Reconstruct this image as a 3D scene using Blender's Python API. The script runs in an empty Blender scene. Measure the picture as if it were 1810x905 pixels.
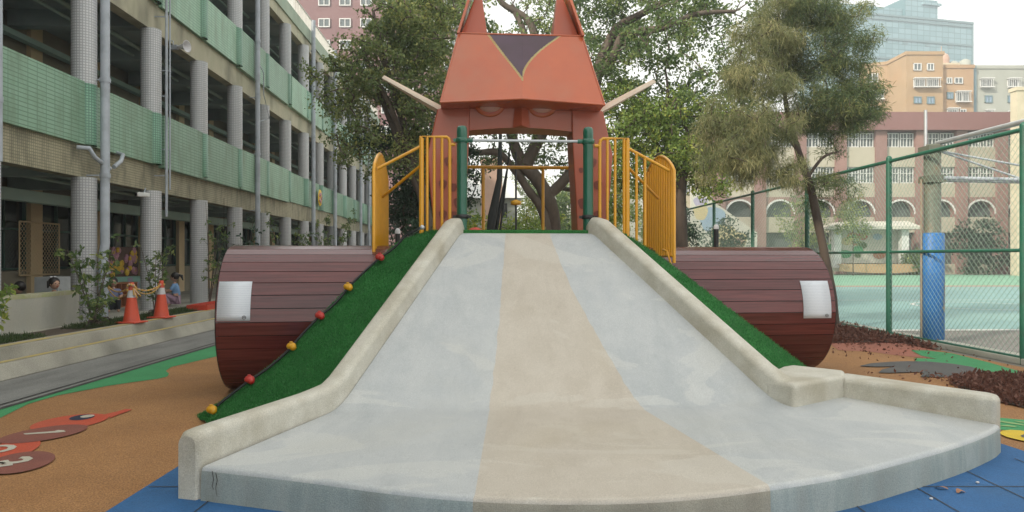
import bpy, bmesh, math, random
import numpy as np
from mathutils import Vector, Matrix
random.seed(7); RNG = np.random.default_rng(11)
R = math.radians
scene = bpy.context.scene
COL = scene.collection
# ------------------------------------------------------------------ camera
F = 1292.0; CX = 905.0; HY = 455.0; EYE = 1.5
cam_d = bpy.data.cameras.new('camera'); cam = bpy.data.objects.new('camera', cam_d); COL.objects.link(cam)
cam.location = (0, 0, EYE); cam.rotation_euler = (R(90), 0, 0)
cam_d.sensor_width = 36; cam_d.lens = 36*F/1810; cam_d.shift_y = 2.5/1810
cam_d.clip_start = .05; cam_d.clip_end = 2000
scene.camera = cam
# ------------------------------------------------------------------ sky, sun, exposure
SUN_EL, SUN_AZ = 30.0, 232.0     # azimuth clockwise from +Y: behind the camera, to the left
w = bpy.data.worlds.new('World'); scene.world = w; w.use_nodes = True
wn = w.node_tree; wn.nodes.clear()
sky = wn.nodes.new('ShaderNodeTexSky'); sky.sky_type = 'NISHITA'; sky.sun_disc = False
sky.sun_elevation = R(SUN_EL); sky.sun_rotation = R(SUN_AZ); sky.air_density = 1.0; sky.dust_density = 2.0; sky.ozone_density = 1.0
hs = wn.nodes.new('ShaderNodeHueSaturation'); hs.inputs['Saturation'].default_value = .38; hs.inputs['Value'].default_value = 1.15
bg = wn.nodes.new('ShaderNodeBackground'); bg.inputs['Strength'].default_value = .14
wo = wn.nodes.new('ShaderNodeOutputWorld')
mxs = wn.nodes.new('ShaderNodeMix'); mxs.data_type = 'RGBA'; mxs.inputs[0].default_value = .72; mxs.inputs[7].default_value = (7.35, 7.2, 6.6, 1)   # bright milky overcast veil over the sky
wn.links.new(sky.outputs[0], hs.inputs['Color']); wn.links.new(hs.outputs[0], mxs.inputs[6]); wn.links.new(mxs.outputs[2], bg.inputs[0]); wn.links.new(bg.outputs[0], wo.inputs[0])
sl = bpy.data.lights.new('sun', 'SUN'); sl.energy = 3.3; sl.angle = R(2); sl.color = (1, .90, .74)
sun = bpy.data.objects.new('sun', sl); COL.objects.link(sun)
a, e = R(SUN_AZ), R(SUN_EL)
sdir = Vector((math.sin(a)*math.cos(e), math.cos(a)*math.cos(e), math.sin(e)))
sun.rotation_euler = sdir.to_track_quat('Z', 'Y').to_euler(); sun.location = (0, 0, 30)
scene.view_settings.view_transform = 'Standard'; scene.view_settings.look = 'None'
scene.view_settings.exposure = .72; scene.view_settings.gamma = 1; scene.view_settings.use_curve_mapping = False

# ------------------------------------------------------------------ helpers
def tag(o, label=None, cat=None, group=None, kind=None):
    if label: o['label'] = label
    if cat: o['category'] = cat
    if group: o['group'] = group
    if kind: o['kind'] = kind
    return o
def empty(name, loc=(0, 0, 0), rz=0, label=None, cat=None, group=None):
    o = bpy.data.objects.new(name, None); COL.objects.link(o); o.location = loc; o.rotation_euler = (0, 0, rz)
    o.empty_display_size = .2
    return tag(o, label, cat, group)
def G(px, py, z=0.0):            # point at height z seen at a pixel of the photograph (survey of the plan)
    Y = F*(EYE-z)/(py-HY); return ((px-CX)/F*Y, Y)
class MB:
    def __init__(s): s.v = []; s.f = []; s.m = []; s.sm = []; s.T = None
    def add(s, vs, fs, mi=0, smooth=False):
        n = len(s.v)
        if s.T is not None: vs = [tuple(s.T @ Vector(p)) for p in vs]
        s.v += [tuple(p) for p in vs]
        for f in fs: s.f.append([i+n for i in f]); s.m.append(mi); s.sm.append(smooth)
        return s
    def box(s, x0, x1, y0, y1, z0, z1, mi=0):
        v = [(x0,y0,z0),(x1,y0,z0),(x1,y1,z0),(x0,y1,z0),(x0,y0,z1),(x1,y0,z1),(x1,y1,z1),(x0,y1,z1)]
        return s.add(v, [(0,3,2,1),(4,5,6,7),(0,1,5,4),(1,2,6,5),(2,3,7,6),(3,0,4,7)], mi)
    def hexa(s, p, mi=0):        # 8 points, bottom 4 ccw then top 4
        return s.add(p, [(0,3,2,1),(4,5,6,7),(0,1,5,4),(1,2,6,5),(2,3,7,6),(3,0,4,7)], mi)
    def tube(s, pts, r, n=8, mi=0, cap=True, smooth=True):
        pts = [Vector(p) for p in pts]; k = len(pts)
        rs = r if isinstance(r, (list, tuple)) else [r]*k
        vs = []; fs = []
        up0 = None
        for i, p in enumerate(pts):
            d = (pts[min(i+1, k-1)]-pts[max(i-1, 0)])
            if d.length < 1e-9: d = Vector((0, 0, 1))
            d.normalize()
            if up0 is None: up0 = Vector((0, 0, 1)) if abs(d.z) < .9 else Vector((0, 1, 0))
            a_ = d.cross(up0)
            if a_.length < 1e-3: a_ = d.cross(Vector((1, 0, 0)))
            a_.normalize(); b_ = d.cross(a_).normalized()
            up0 = -b_ if False else up0
            for j in range(n):
                t = 2*math.pi*j/n; vs.append(p+(a_*math.cos(t)+b_*math.sin(t))*rs[i])
        for i in range(k-1):
            for j in range(n):
                j2 = (j+1) % n; fs.append((i*n+j, i*n+j2, (i+1)*n+j2, (i+1)*n+j))
        s.add(vs, fs, mi, smooth)
        if cap:
            s.add(vs[:n], [tuple(range(n))[::-1]], mi); s.add(vs[-n:], [tuple(range(n))], mi)
        return s
    def lathe(s, prof, c=(0, 0, 0), n=16, mi=0, smooth=True, axis='z'):
        vs = []; fs = []
        for (r, h) in prof:
            for j in range(n):
                t = 2*math.pi*j/n; x, y = r*math.cos(t), r*math.sin(t)
                vs.append({'z': (c[0]+x, c[1]+y, c[2]+h), 'y': (c[0]+x, c[1]+h, c[2]+y), 'x': (c[0]+h, c[1]+x, c[2]+y)}[axis])
        for i in range(len(prof)-1):
            for j in range(n):
                j2 = (j+1) % n; fs.append((i*n+j, i*n+j2, (i+1)*n+j2, (i+1)*n+j))
        return s.add(vs, fs, mi, smooth)
    def ball(s, c, r, n=12, mi=0, sq=(1, 1, 1)):
        k = max(4, n//2); vs = []; fs = []
        for i in range(k+1):
            ph = math.pi*i/k
            for j in range(n):
                t = 2*math.pi*j/n
                vs.append((c[0]+r*sq[0]*math.sin(ph)*math.cos(t), c[1]+r*sq[1]*math.sin(ph)*math.sin(t), c[2]+r*sq[2]*math.cos(ph)))
        for i in range(k):
            for j in range(n):
                j2 = (j+1) % n; fs.append((i*n+j, (i+1)*n+j, (i+1)*n+j2, i*n+j2))
        return s.add(vs, fs, mi, True)
    def prism(s, poly, z0, z1, mi=0):     # plan polygon ccw
        n = len(poly); vs = [(x, y, z0) for x, y in poly]+[(x, y, z1) for x, y in poly]
        fs = [tuple(range(n))[::-1], tuple(range(n, 2*n))]+[(i, (i+1) % n, n+(i+1) % n, n+i) for i in range(n)]
        return s.add(vs, fs, mi)
    def sheet(s, poly, z, mi=0):
        return s.add([(x, y, z) for x, y in poly], [tuple(range(len(poly)))], mi)
    def grid(s, rows, mi=0, smooth=True, mf=None):
        n = len(rows[0]); vs = [p for r_ in rows for p in r_]; base = len(s.v)
        if s.T is not None: vs = [tuple(s.T @ Vector(p)) for p in vs]
        s.v += [tuple(p) for p in vs]
        for i in range(len(rows)-1):
            for j in range(n-1):
                s.f.append([base+i*n+j, base+i*n+j+1, base+(i+1)*n+j+1, base+(i+1)*n+j]); s.m.append(mf(i, j) if mf else mi); s.sm.append(smooth)
        return s
    def build(s, name, mat, parent=None, bevel=0, seg=2, org=None, fixn=True, weld=False):
        vs = s.v
        if org is not None: vs = [(x-org[0], y-org[1], z-org[2]) for x, y, z in vs]
        me = bpy.data.meshes.new(name); me.from_pydata(vs, [], s.f)
        for m in (mat if isinstance(mat, (list, tuple)) else [mat]): me.materials.append(m)
        me.polygons.foreach_set('material_index', s.m); me.polygons.foreach_set('use_smooth', s.sm); me.update()
        if fixn or weld:
            bm = bmesh.new(); bm.from_mesh(me)
            if weld: bmesh.ops.remove_doubles(bm, verts=bm.verts, dist=1e-4)
            if fixn: bmesh.ops.recalc_face_normals(bm, faces=bm.faces)
            bm.to_mesh(me); bm.free()
        o = bpy.data.objects.new(name, me); COL.objects.link(o)
        if org is not None: o.location = org
        if parent is not None: o.parent = parent
        if bevel:
            b = o.modifiers.new('bevel', 'BEVEL'); b.width = bevel; b.segments = seg; b.limit_method = 'ANGLE'; b.angle_limit = R(40)
            for p in me.polygons: p.use_smooth = True
            o.modifiers.new('wn', 'WEIGHTED_NORMAL')
        return o
# ------------------------------------------------------------------ materials
M = {}
def nt(name):
    m = bpy.data.materials.new(name); m.use_nodes = True; t = m.node_tree
    return m, t, t.nodes, t.links, t.nodes['Principled BSDF']
def pm(name, c1, c2=None, scale=3, rough=.7, bump=0, bscale=60, detail=6, metal=0, c3=None, s3=.5, a3=.5, fine=0, stretch=None, lo=.35, hi=.65, coat=0, fscale=90):
    """base colour from noise between c1 and c2, blotches of c3, fine grain, bump"""
    m, t, N, L, b = nt(name)
    tc = N.new('ShaderNodeTexCoord'); mp = N.new('ShaderNodeMapping'); L.new(tc.outputs['Object'], mp.inputs[0])
    if stretch: mp.inputs['Scale'].default_value = stretch
    if c2 is None: c2 = tuple(x*.8 for x in c1)
    n1 = N.new('ShaderNodeTexNoise'); n1.inputs['Scale'].default_value = scale; n1.inputs['Detail'].default_value = detail; n1.inputs['Roughness'].default_value = .62
    L.new(mp.outputs[0], n1.inputs['Vector'])
    r1 = N.new('ShaderNodeValToRGB'); r1.color_ramp.elements[0].position = lo; r1.color_ramp.elements[1].position = hi
    r1.color_ramp.elements[0].color = (*c1, 1); r1.color_ramp.elements[1].color = (*c2, 1); L.new(n1.outputs[0], r1.inputs[0])
    out = r1.outputs[0]
    if c3:
        n3 = N.new('ShaderNodeTexNoise'); n3.inputs['Scale'].default_value = s3; n3.inputs['Detail'].default_value = 8; L.new(mp.outputs[0], n3.inputs['Vector'])
        r3 = N.new('ShaderNodeMapRange'); r3.inputs[1].default_value = .48; r3.inputs[2].default_value = .68; r3.inputs[4].default_value = a3; L.new(n3.outputs[0], r3.inputs[0])
        mx = N.new('ShaderNodeMix'); mx.data_type = 'RGBA'; L.new(r3.outputs[0], mx.inputs[0]); L.new(out, mx.inputs[6]); mx.inputs[7].default_value = (*c3, 1); out = mx.outputs[2]
    if fine:
        n4 = N.new('ShaderNodeTexNoise'); n4.inputs['Scale'].default_value = fscale; n4.inputs['Detail'].default_value = 2; L.new(tc.outputs['Object'], n4.inputs['Vector'])
        r4 = N.new('ShaderNodeMapRange'); r4.inputs[1].default_value = .3; r4.inputs[2].default_value = .7; r4.inputs[3].default_value = 1-fine; r4.inputs[4].default_value = 1+fine; L.new(n4.outputs[0], r4.inputs[0])
        mm = N.new('ShaderNodeVectorMath'); mm.operation = 'SCALE'; L.new(out, mm.inputs[0]); L.new(r4.outputs[0], mm.inputs['Scale']); out = mm.outputs[0]
    L.new(out, b.inputs['Base Color']); b.inputs['Roughness'].default_value = rough; b.inputs['Metallic'].default_value = metal
    if coat: b.inputs['Coat Weight'].default_value = coat; b.inputs['Coat Roughness'].default_value = .15
    if bump:
        nb = N.new('ShaderNodeTexNoise'); nb.inputs['Scale'].default_value = bscale; nb.inputs['Detail'].default_value = 4; L.new(tc.outputs['Object'], nb.inputs['Vector'])
        bp = N.new('ShaderNodeBump'); bp.inputs['Strength'].default_value = bump; bp.inputs['Distance'].default_value = .01; L.new(nb.outputs[0], bp.inputs['Height']); L.new(bp.outputs[0], b.inputs['Normal'])
    M[name] = m; return m
def tile(name, c1, c2, grout, tw, th, mode='yz', stain=None, mort=.012, rough=.5, a3=.6, s3=.6, wave=None):
    """small mosaic tile; mode picks which object axes run along/up; 'cyl' wraps round z"""
    m, t, N, L, b = nt(name)
    tc = N.new('ShaderNodeTexCoord'); sp = N.new('ShaderNodeSeparateXYZ'); L.new(tc.outputs['Object'], sp.inputs[0]); cb = N.new('ShaderNodeCombineXYZ')
    if mode == 'cyl':
        at = N.new('ShaderNodeMath'); at.operation = 'ARCTAN2'; L.new(sp.outputs[1], at.inputs[0]); L.new(sp.outputs[0], at.inputs[1])
        ml = N.new('ShaderNodeMath'); ml.operation = 'MULTIPLY'; ml.inputs[1].default_value = .21; L.new(at.outputs[0], ml.inputs[0]); L.new(ml.outputs[0], cb.inputs[0])
    else: L.new(sp.outputs['xyz'.index(mode[0])], cb.inputs[0])
    L.new(sp.outputs[2], cb.inputs[1])
    oi = N.new('ShaderNodeObjectInfo'); br = N.new('ShaderNodeTexBrick'); br.offset = 0; br.inputs['Scale'].default_value = 1; br.inputs['Brick Width'].default_value = tw; br.inputs['Row Height'].default_value = th
    br.inputs['Mortar Size'].default_value = mort; br.inputs['Mortar Smooth'].default_value = .3; br.inputs['Color1'].default_value = (*c1, 1); br.inputs['Color2'].default_value = (*c2, 1); br.inputs['Mortar'].default_value = (*grout, 1)
    L.new(cb.outputs[0], br.inputs['Vector']); out = br.outputs[0]
    if stain:
        mp = N.new('ShaderNodeMapping'); mp.inputs['Scale'].default_value = (1, 1.6, .55); L.new(tc.outputs['Object'], mp.inputs[0])
        n3 = N.new('ShaderNodeTexNoise'); n3.inputs['Scale'].default_value = s3*2; n3.inputs['Detail'].default_value = 9; n3.inputs['Roughness'].default_value = .65; L.new(mp.outputs[0], n3.inputs['Vector'])
        r3 = N.new('ShaderNodeMapRange'); r3.inputs[1].default_value = .45; r3.inputs[2].default_value = .68; r3.inputs[4].default_value = a3; L.new(n3.outputs[0], r3.inputs[0])
        mx = N.new('ShaderNodeMix'); mx.data_type = 'RGBA'; L.new(r3.outputs[0], mx.inputs[0]); L.new(out, mx.inputs[6]); mx.inputs[7].default_value = (*stain, 1); out = mx.outputs[2]
    mr = N.new('ShaderNodeMapRange'); mr.inputs[3].default_value = .84; mr.inputs[4].default_value = 1.12; L.new(oi.outputs['Random'], mr.inputs[0]); vm = N.new('ShaderNodeVectorMath'); vm.operation = 'SCALE'; L.new(out, vm.inputs[0]); L.new(mr.outputs[0], vm.inputs['Scale']); out = vm.outputs[0]
    L.new(out, b.inputs['Base Color']); b.inputs['Roughness'].default_value = rough; M[name] = m; return m
# concrete and stone
def slab(name, c1, c2, dark, light, warm):
    m, t, N, L, b = nt(name); tc = N.new('ShaderNodeTexCoord')
    def noise(sc, det=8, st=(1,1,1), rg=.65, dist=0):
        mp = N.new('ShaderNodeMapping'); mp.inputs['Scale'].default_value = st; L.new(tc.outputs['Object'], mp.inputs[0]); n = N.new('ShaderNodeTexNoise'); n.inputs['Scale'].default_value = sc; n.inputs['Detail'].default_value = det; n.inputs['Roughness'].default_value = rg; n.inputs['Distortion'].default_value = dist; L.new(mp.outputs[0], n.inputs['Vector']); return n.outputs[0]
    def mixc(fac, a_, col, lo, hi, amt):
        r_ = N.new('ShaderNodeMapRange'); r_.inputs[1].default_value = lo; r_.inputs[2].default_value = hi; r_.inputs[4].default_value = amt; L.new(fac, r_.inputs[0])
        mx = N.new('ShaderNodeMix'); mx.data_type = 'RGBA'; L.new(r_.outputs[0], mx.inputs[0])
        if isinstance(a_, tuple): mx.inputs[6].default_value = (*a_, 1)
        else: L.new(a_, mx.inputs[6])
        mx.inputs[7].default_value = (*col, 1); return mx.outputs[2]
    o = mixc(noise(4, 9, (1,.55,1)), c1, c2, .35, .65, 1)
    o = mixc(noise(1.1, 10, (1.3,.5,1), .7, .6), o, dark, .50, .66, .55)
    o = mixc(noise(.75, 6, (.8,1.6,1), .55, 1.2), o, light, .560, .585, .45)          # worn, sharply edged lighter patches
    o = mixc(noise(9, 8, (2.2,.35,1), .7), o, dark, .56, .72, .35)                     # drag marks along the fall
    o = mixc(noise(.5, 4, (1,1,1), .6, .8), o, warm, .5, .7, .4)
    g_ = noise(160, 2); r_ = N.new('ShaderNodeMapRange'); r_.inputs[1].default_value = .3; r_.inputs[2].default_value = .7; r_.inputs[3].default_value = .80; r_.inputs[4].default_value = 1.16; L.new(g_, r_.inputs[0])
    v = N.new('ShaderNodeVectorMath'); v.operation = 'SCALE'; L.new(o, v.inputs[0]); L.new(r_.outputs[0], v.inputs['Scale']); L.new(v.outputs[0], b.inputs['Base Color'])
    b.inputs['Roughness'].default_value = .5; bp = N.new('ShaderNodeBump'); bp.inputs['Strength'].default_value = .22; bp.inputs['Distance'].default_value = .008; L.new(noise(70, 5), bp.inputs['Height']); L.new(bp.outputs[0], b.inputs['Normal']); M[name] = m
slab('slide_pale', (.415,.44,.455), (.475,.495,.50), (.33,.36,.375), (.55,.56,.54), (.46,.455,.41))
slab('slide_tan', (.46,.415,.35), (.515,.47,.405), (.38,.335,.28), (.55,.52,.46), (.43,.375,.28))
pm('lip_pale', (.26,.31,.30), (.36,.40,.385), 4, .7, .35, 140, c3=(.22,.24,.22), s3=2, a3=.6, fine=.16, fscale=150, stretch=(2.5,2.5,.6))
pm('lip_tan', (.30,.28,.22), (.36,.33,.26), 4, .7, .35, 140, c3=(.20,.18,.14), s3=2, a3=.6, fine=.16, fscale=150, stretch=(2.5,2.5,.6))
pm('kerb_stone', (.46,.44,.37), (.56,.545,.48), 5, .65, .35, 120, c3=(.31,.27,.19), s3=2.2, a3=.6, fine=.16, fscale=130)
pm('concrete', (.33,.32,.27), (.43,.41,.35), 2.2, .85, .5, 50, c3=(.12,.12,.10), s3=1.1, a3=.7, fine=.15)
pm('concrete_wall', (.36,.36,.32), (.44,.43,.38), 2.2, .85, .3, 50, c3=(.27,.27,.20), s3=1.1, a3=.6, fine=.1, stretch=(1,1,.5))
pm('beam_concrete', (.38,.37,.26), (.46,.43,.32), 1.2, .8, .3, 40, c3=(.15,.15,.11), s3=1.1, a3=.8, stretch=(1,1,.5))
pm('asphalt', (.15,.15,.145), (.22,.22,.21), 1.6, .9, .5, 90, c3=(.26,.26,.25), s3=.9, a3=.6, fine=.25, stretch=(2.2,.5,1))
pm('ground_soil', (.17,.165,.14), (.22,.21,.18), .4, .95, fine=.2)
pm('yellow_line', (.50,.38,.12), (.44,.36,.17), 5, .8, c3=(.33,.31,.24), s3=4, a3=.6)
pm('dark_strip', (.03,.03,.03), (.06,.06,.055), 4, .8)
# rubber
pm('rubber_orange', (.32,.158,.060), (.37,.19,.075), 1.2, .9, .7, 160, c3=(.27,.14,.06), s3=.8, a3=.6, fine=.42, fscale=95)
pm('rubber_green', (.045,.25,.095), (.055,.29,.115), 2, .9, .4, 220, fine=.2, fscale=130)
pm('rubber_blue', (.022,.105,.26), (.03,.13,.32), 2, .85, .4, 200, fine=.2, c3=(.035,.10,.19), s3=1.2, a3=.5, fscale=130)
pm('rubber_red', (.50,.075,.035), (.45,.09,.045), 3, .9, .4, 200, fine=.15)
pm('rubber_maroon', (.20,.07,.055), (.24,.085,.06), 3, .9, .4, 200, fine=.15)
pm('rubber_rose', (.36,.13,.085), (.31,.12,.08), 2, .9, .4, 200, fine=.2)
pm('rubber_grey', (.085,.085,.085), (.11,.105,.10), 2, .9, .4, 200, fine=.2)
pm('rubber_cream', (.45,.42,.34), (.5,.47,.4), 5, .9, fine=.1)
pm('rubber_navy', (.025,.03,.06), None, 5, .9)
pm('rubber_yellow', (.62,.44,.03), (.55,.40,.04), 5, .9, fine=.1)
pm('rubber_lime', (.25,.40,.16), (.2,.36,.14), 5, .9, fine=.1)
pm('court_teal', (.17,.31,.31), (.20,.35,.345), .5, .7, c3=(.20,.33,.31), s3=.25, a3=.6, fine=.05)
pm('court_mint', (.16,.36,.25), (.20,.40,.29), .5, .7, fine=.05)
pm('court_red', (.42,.19,.12), (.38,.2,.14), 1, .8)
pm('court_grey', (.16,.155,.145), (.20,.19,.18), .8, .9, fine=.15)
pm('white_paint', (.62,.62,.60), (.5,.5,.48), 8, .6, c3=(.35,.35,.33), s3=6, a3=.5)
# turf
def turf():
    m, t, N, L, b = nt('turf')
    tc = N.new('ShaderNodeTexCoord')
    n = N.new('ShaderNodeTexNoise'); n.inputs['Scale'].default_value = 130; n.inputs['Detail'].default_value = 3; L.new(tc.outputs['Object'], n.inputs[0])
    n2 = N.new('ShaderNodeTexNoise'); n2.inputs['Scale'].default_value = 3; n2.inputs['Detail'].default_value = 5; L.new(tc.outputs['Object'], n2.inputs[0])
    r = N.new('ShaderNodeValToRGB'); r.color_ramp.elements[0].position = .33; r.color_ramp.elements[1].position = .7
    r.color_ramp.elements[0].color = (.012,.085,.020,1); r.color_ramp.elements[1].color = (.05,.26,.06,1); L.new(n.outputs[0], r.inputs[0])
    mr = N.new('ShaderNodeMapRange'); mr.inputs[1].default_value = .3; mr.inputs[2].default_value = .7; mr.inputs[3].default_value = .75; mr.inputs[4].default_value = 1.3; L.new(n2.outputs[0], mr.inputs[0])
    vm = N.new('ShaderNodeVectorMath'); vm.operation = 'SCALE'; L.new(r.outputs[0], vm.inputs[0]); L.new(mr.outputs[0], vm.inputs['Scale']); L.new(vm.outputs[0], b.inputs['Base Color'])
    b.inputs['Roughness'].default_value = .8; b.inputs['Specular IOR Level'].default_value = .25
    bp = N.new('ShaderNodeBump'); bp.inputs['Strength'].default_value = .9; bp.inputs['Distance'].default_value = .02; L.new(n.outputs[0], bp.inputs['Height']); L.new(bp.outputs[0], b.inputs['Normal'])
    M['turf'] = m
turf()
# metal, plastics
pm('yellow_metal', (.72,.34,.008), (.66,.31,.008), 8, .35, coat=.3)
pm('green_metal', (.006,.11,.065), (.006,.095,.055), 6, .3, coat=.4)
pm('fence_green', (.012,.10,.065), (.02,.11,.07), 6, .45, c3=(.03,.06,.045), s3=5)
pm('mesh_green', (.22,.34,.27), (.30,.40,.34), 6, .45)
pm('grey_metal', (.42,.44,.46), (.5,.52,.54), 6, .35, metal=.6)
pm('black_plastic', (.012,.012,.013), None, 6, .45)
pm('rope_black', (.008,.012,.012), None, 40, .7)
pm('grip_red', (.48,.03,.025), (.4,.03,.02), 9, .4); pm('grip_yellow', (.65,.33,.01), (.55,.28,.01), 9, .4)
pm('fox_orange', (.50,.105,.032), (.44,.09,.03), 1.6, .24, c3=(.42,.13,.06), s3=1.8, a3=.6, coat=.6, bump=.10, bscale=6)
pm('fox_rust', (.40,.08,.035), (.36,.075,.03), 2, .4, c3=(.34,.09,.05), s3=2, a3=.5, coat=.3)
pm('fox_trim', (.78,.68,.56), (.70,.58,.47), 3, .4)
pm('fox_eye', (.55,.27,.20), (.50,.25,.19), 3, .3, coat=.4)
pm('fox_spot', (.16,.03,.018), (.19,.035,.02), 3, .5)
pm('fox_dark', (.045,.014,.03), (.06,.022,.05), 3, .3, coat=.4)
pm('fox_gold', (.42,.36,.16), (.40,.26,.09), 3, .35)
def wood():
    m, t, N, L, b = nt('barrel_wood')
    tc = N.new('ShaderNodeTexCoord'); mp = N.new('ShaderNodeMapping'); mp.inputs['Scale'].default_value = (1.2, 26, 26); L.new(tc.outputs['Object'], mp.inputs[0])
    n = N.new('ShaderNodeTexNoise'); n.inputs['Scale'].default_value = 1.3; n.inputs['Detail'].default_value = 5; L.new(mp.outputs[0], n.inputs[0])
    r = N.new('ShaderNodeValToRGB'); r.color_ramp.elements[0].position = .3; r.color_ramp.elements[1].position = .75
    r.color_ramp.elements[0].color = (.075,.016,.014,1); r.color_ramp.elements[1].color = (.150,.034,.031,1); L.new(n.outputs[0], r.inputs[0])
    at = N.new('ShaderNodeAttribute'); at.attribute_name = 'rnd'; mr = N.new('ShaderNodeMapRange'); mr.inputs[3].default_value = .75; mr.inputs[4].default_value = 1.2; L.new(at.outputs['Fac'], mr.inputs[0])
    vm = N.new('ShaderNodeVectorMath'); vm.operation = 'SCALE'; L.new(r.outputs[0], vm.inputs[0]); L.new(mr.outputs[0], vm.inputs['Scale']); L.new(vm.outputs[0], b.inputs['Base Color'])
    b.inputs['Roughness'].default_value = .22; b.inputs['Specular IOR Level'].default_value = .5; b.inputs['Coat Weight'].default_value = .3; b.inputs['Coat Roughness'].default_value = .12; b.inputs['Coat Tint'].default_value = (.9,.85,1,1)
    bp = N.new('ShaderNodeBump'); bp.inputs['Strength'].default_value = .15; bp.inputs['Distance'].default_value = .004; L.new(n.outputs[0], bp.inputs['Height']); L.new(bp.outputs[0], b.inputs['Normal'])
    M['barrel_wood'] = m
wood()
pm('barrel_dark', (.014,.006,.005), None, 6, .6)
def plaque():
    m, t, N, L, b = nt('plaque')
    tc = N.new('ShaderNodeTexCoord'); wv = N.new('ShaderNodeTexWave'); wv.bands_direction = 'Y'; wv.inputs['Scale'].default_value = 8.5; wv.inputs['Distortion'].default_value = .3
    L.new(tc.outputs['UV'], wv.inputs[0]); n = N.new('ShaderNodeTexNoise'); n.inputs['Scale'].default_value = 60; L.new(tc.outputs['UV'], n.inputs[0])
    ml = N.new('ShaderNodeMath'); ml.operation = 'MULTIPLY'; L.new(wv.outputs['Fac'], ml.inputs[0]); L.new(n.outputs[0], ml.inputs[1])
    r = N.new('ShaderNodeValToRGB'); r.color_ramp.elements[0].position = .3; r.color_ramp.elements[1].position = .6; r.color_ramp.elements[0].color = (.66,.70,.76,1); r.color_ramp.elements[1].color = (.50,.54,.62,1)
    L.new(ml.outputs[0], r.inputs[0]); L.new(r.outputs[0], b.inputs['Base Color']); b.inputs['Roughness'].default_value = .35; M['plaque'] = m
plaque()
# school
tile('tile_green', (.29,.46,.345), (.26,.43,.31), (.13,.25,.175), .24, .07, 'yz', (.15,.23,.15), .009, .5, .8, .7)
tile('tile_beam', (.46,.42,.29), (.40,.37,.26), (.22,.21,.14), .05, .05, 'yz', (.10,.10,.07), .008, .7, .85, .9)
tile('tile_column', (.58,.59,.60), (.52,.54,.56), (.33,.34,.36), .05, .05, 'cyl', (.34,.35,.34), .009, .4, .5)
tile('tile_column_green', (.18,.36,.25), (.15,.32,.22), (.06,.14,.10), .05, .05, 'cyl', (.12,.22,.15), .009, .45, .5)
pm('soffit', (.31,.38,.38), (.27,.34,.34), 1.5, .8, c3=(.10,.12,.12), s3=.8, a3=.6)
pm('inner_wall', (.26,.23,.17), (.22,.20,.15), 1.5, .8)
pm('pillar_beige', (.66,.50,.30), (.60,.46,.28), 1.5, .7)
pm('beam_green', (.36,.48,.43), (.31,.43,.39), 1.5, .7)
pm('window_frame_green', (.02,.075,.06), None, 2, .5)
def glass(name, c, rough=.12, spec=.6):
    m, t, N, L, b = nt(name); b.inputs['Base Color'].default_value = (*c, 1); b.inputs['Roughness'].default_value = rough; b.inputs['Specular IOR Level'].default_value = spec; M[name] = m
pm('recess_dark', (.06,.08,.08), (.09,.11,.105), .5, .7)  # shade inside the far arches and openings, put into the wall colour
glass('dark_glass', (.018,.024,.026)); glass('far_glass', (.10,.125,.13), .2)
pm('pipe_grey', (.40,.44,.49), (.33,.37,.42), 3, .5, c3=(.26,.28,.30), s3=3, a3=.5)
pm('roof_rail', (.60,.60,.56), (.5,.5,.47), 3, .6)
pm('roof_band', (.30,.38,.30), (.36,.42,.34), 1.5, .8, c3=(.18,.22,.16), s3=1, a3=.5)
# far buildings
pm('brick_rose', (.22,.135,.12), (.26,.16,.145), 1.5, .85, c3=(.34,.2,.17), s3=.3, a3=.5, fine=.1, fscale=12)
pm('panel_cream', (.42,.39,.315), (.385,.36,.29), .5, .85, c3=(.36,.33,.25), s3=.3, a3=.5)
pm('roof_maroon', (.20,.105,.10), (.22,.115,.11), .5, .8)
pm('white_frame', (.62,.63,.62), (.55,.57,.56), 3, .5)
pm('ochre_wall', (.35,.245,.14), (.39,.275,.16), .3, .85, c3=(.42,.25,.13), s3=.2, a3=.5)
pm('buff_wall', (.36,.24,.14), (.40,.27,.16), .3, .85, c3=(.36,.22,.13), s3=.2, a3=.5)
pm('grey_wall', (.36,.38,.34), (.33,.35,.31), .3, .85, c3=(.27,.29,.26), s3=.2, a3=.5)
pm('pale_wall', (.56,.50,.37), (.50,.45,.34), .5, .85, c3=(.40,.35,.24), s3=.5, a3=.5)
pm('pink_wall', (.185,.10,.105), (.215,.12,.12), .3, .85, c3=(.20,.11,.11), s3=.15, a3=.5)
pm('tower_frame', (.13,.22,.25), (.16,.25,.28), .3, .5)
def curtain():
    m, t, N, L, b = nt('curtain_glass')
    tc = N.new('ShaderNodeTexCoord'); sp = N.new('ShaderNodeSeparateXYZ'); cb = N.new('ShaderNodeCombineXYZ'); L.new(tc.outputs['Object'], sp.inputs[0]); L.new(sp.outputs[0], cb.inputs[0]); L.new(sp.outputs[2], cb.inputs[1])
    br = N.new('ShaderNodeTexBrick'); br.offset = 0; br.inputs['Scale'].default_value = 1; br.inputs['Brick Width'].default_value = 1.9; br.inputs['Row Height'].default_value = 1.35; br.inputs['Mortar Size'].default_value = .09
    br.inputs['Color1'].default_value = (.16,.28,.32,1); br.inputs['Color2'].default_value = (.23,.36,.41,1); br.inputs['Mortar'].default_value = (.09,.19,.22,1); L.new(cb.outputs[0], br.inputs['Vector'])
    L.new(br.outputs[0], b.inputs['Base Color']); b.inputs['Roughness'].default_value = .25; M['curtain_glass'] = m
curtain()
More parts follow.
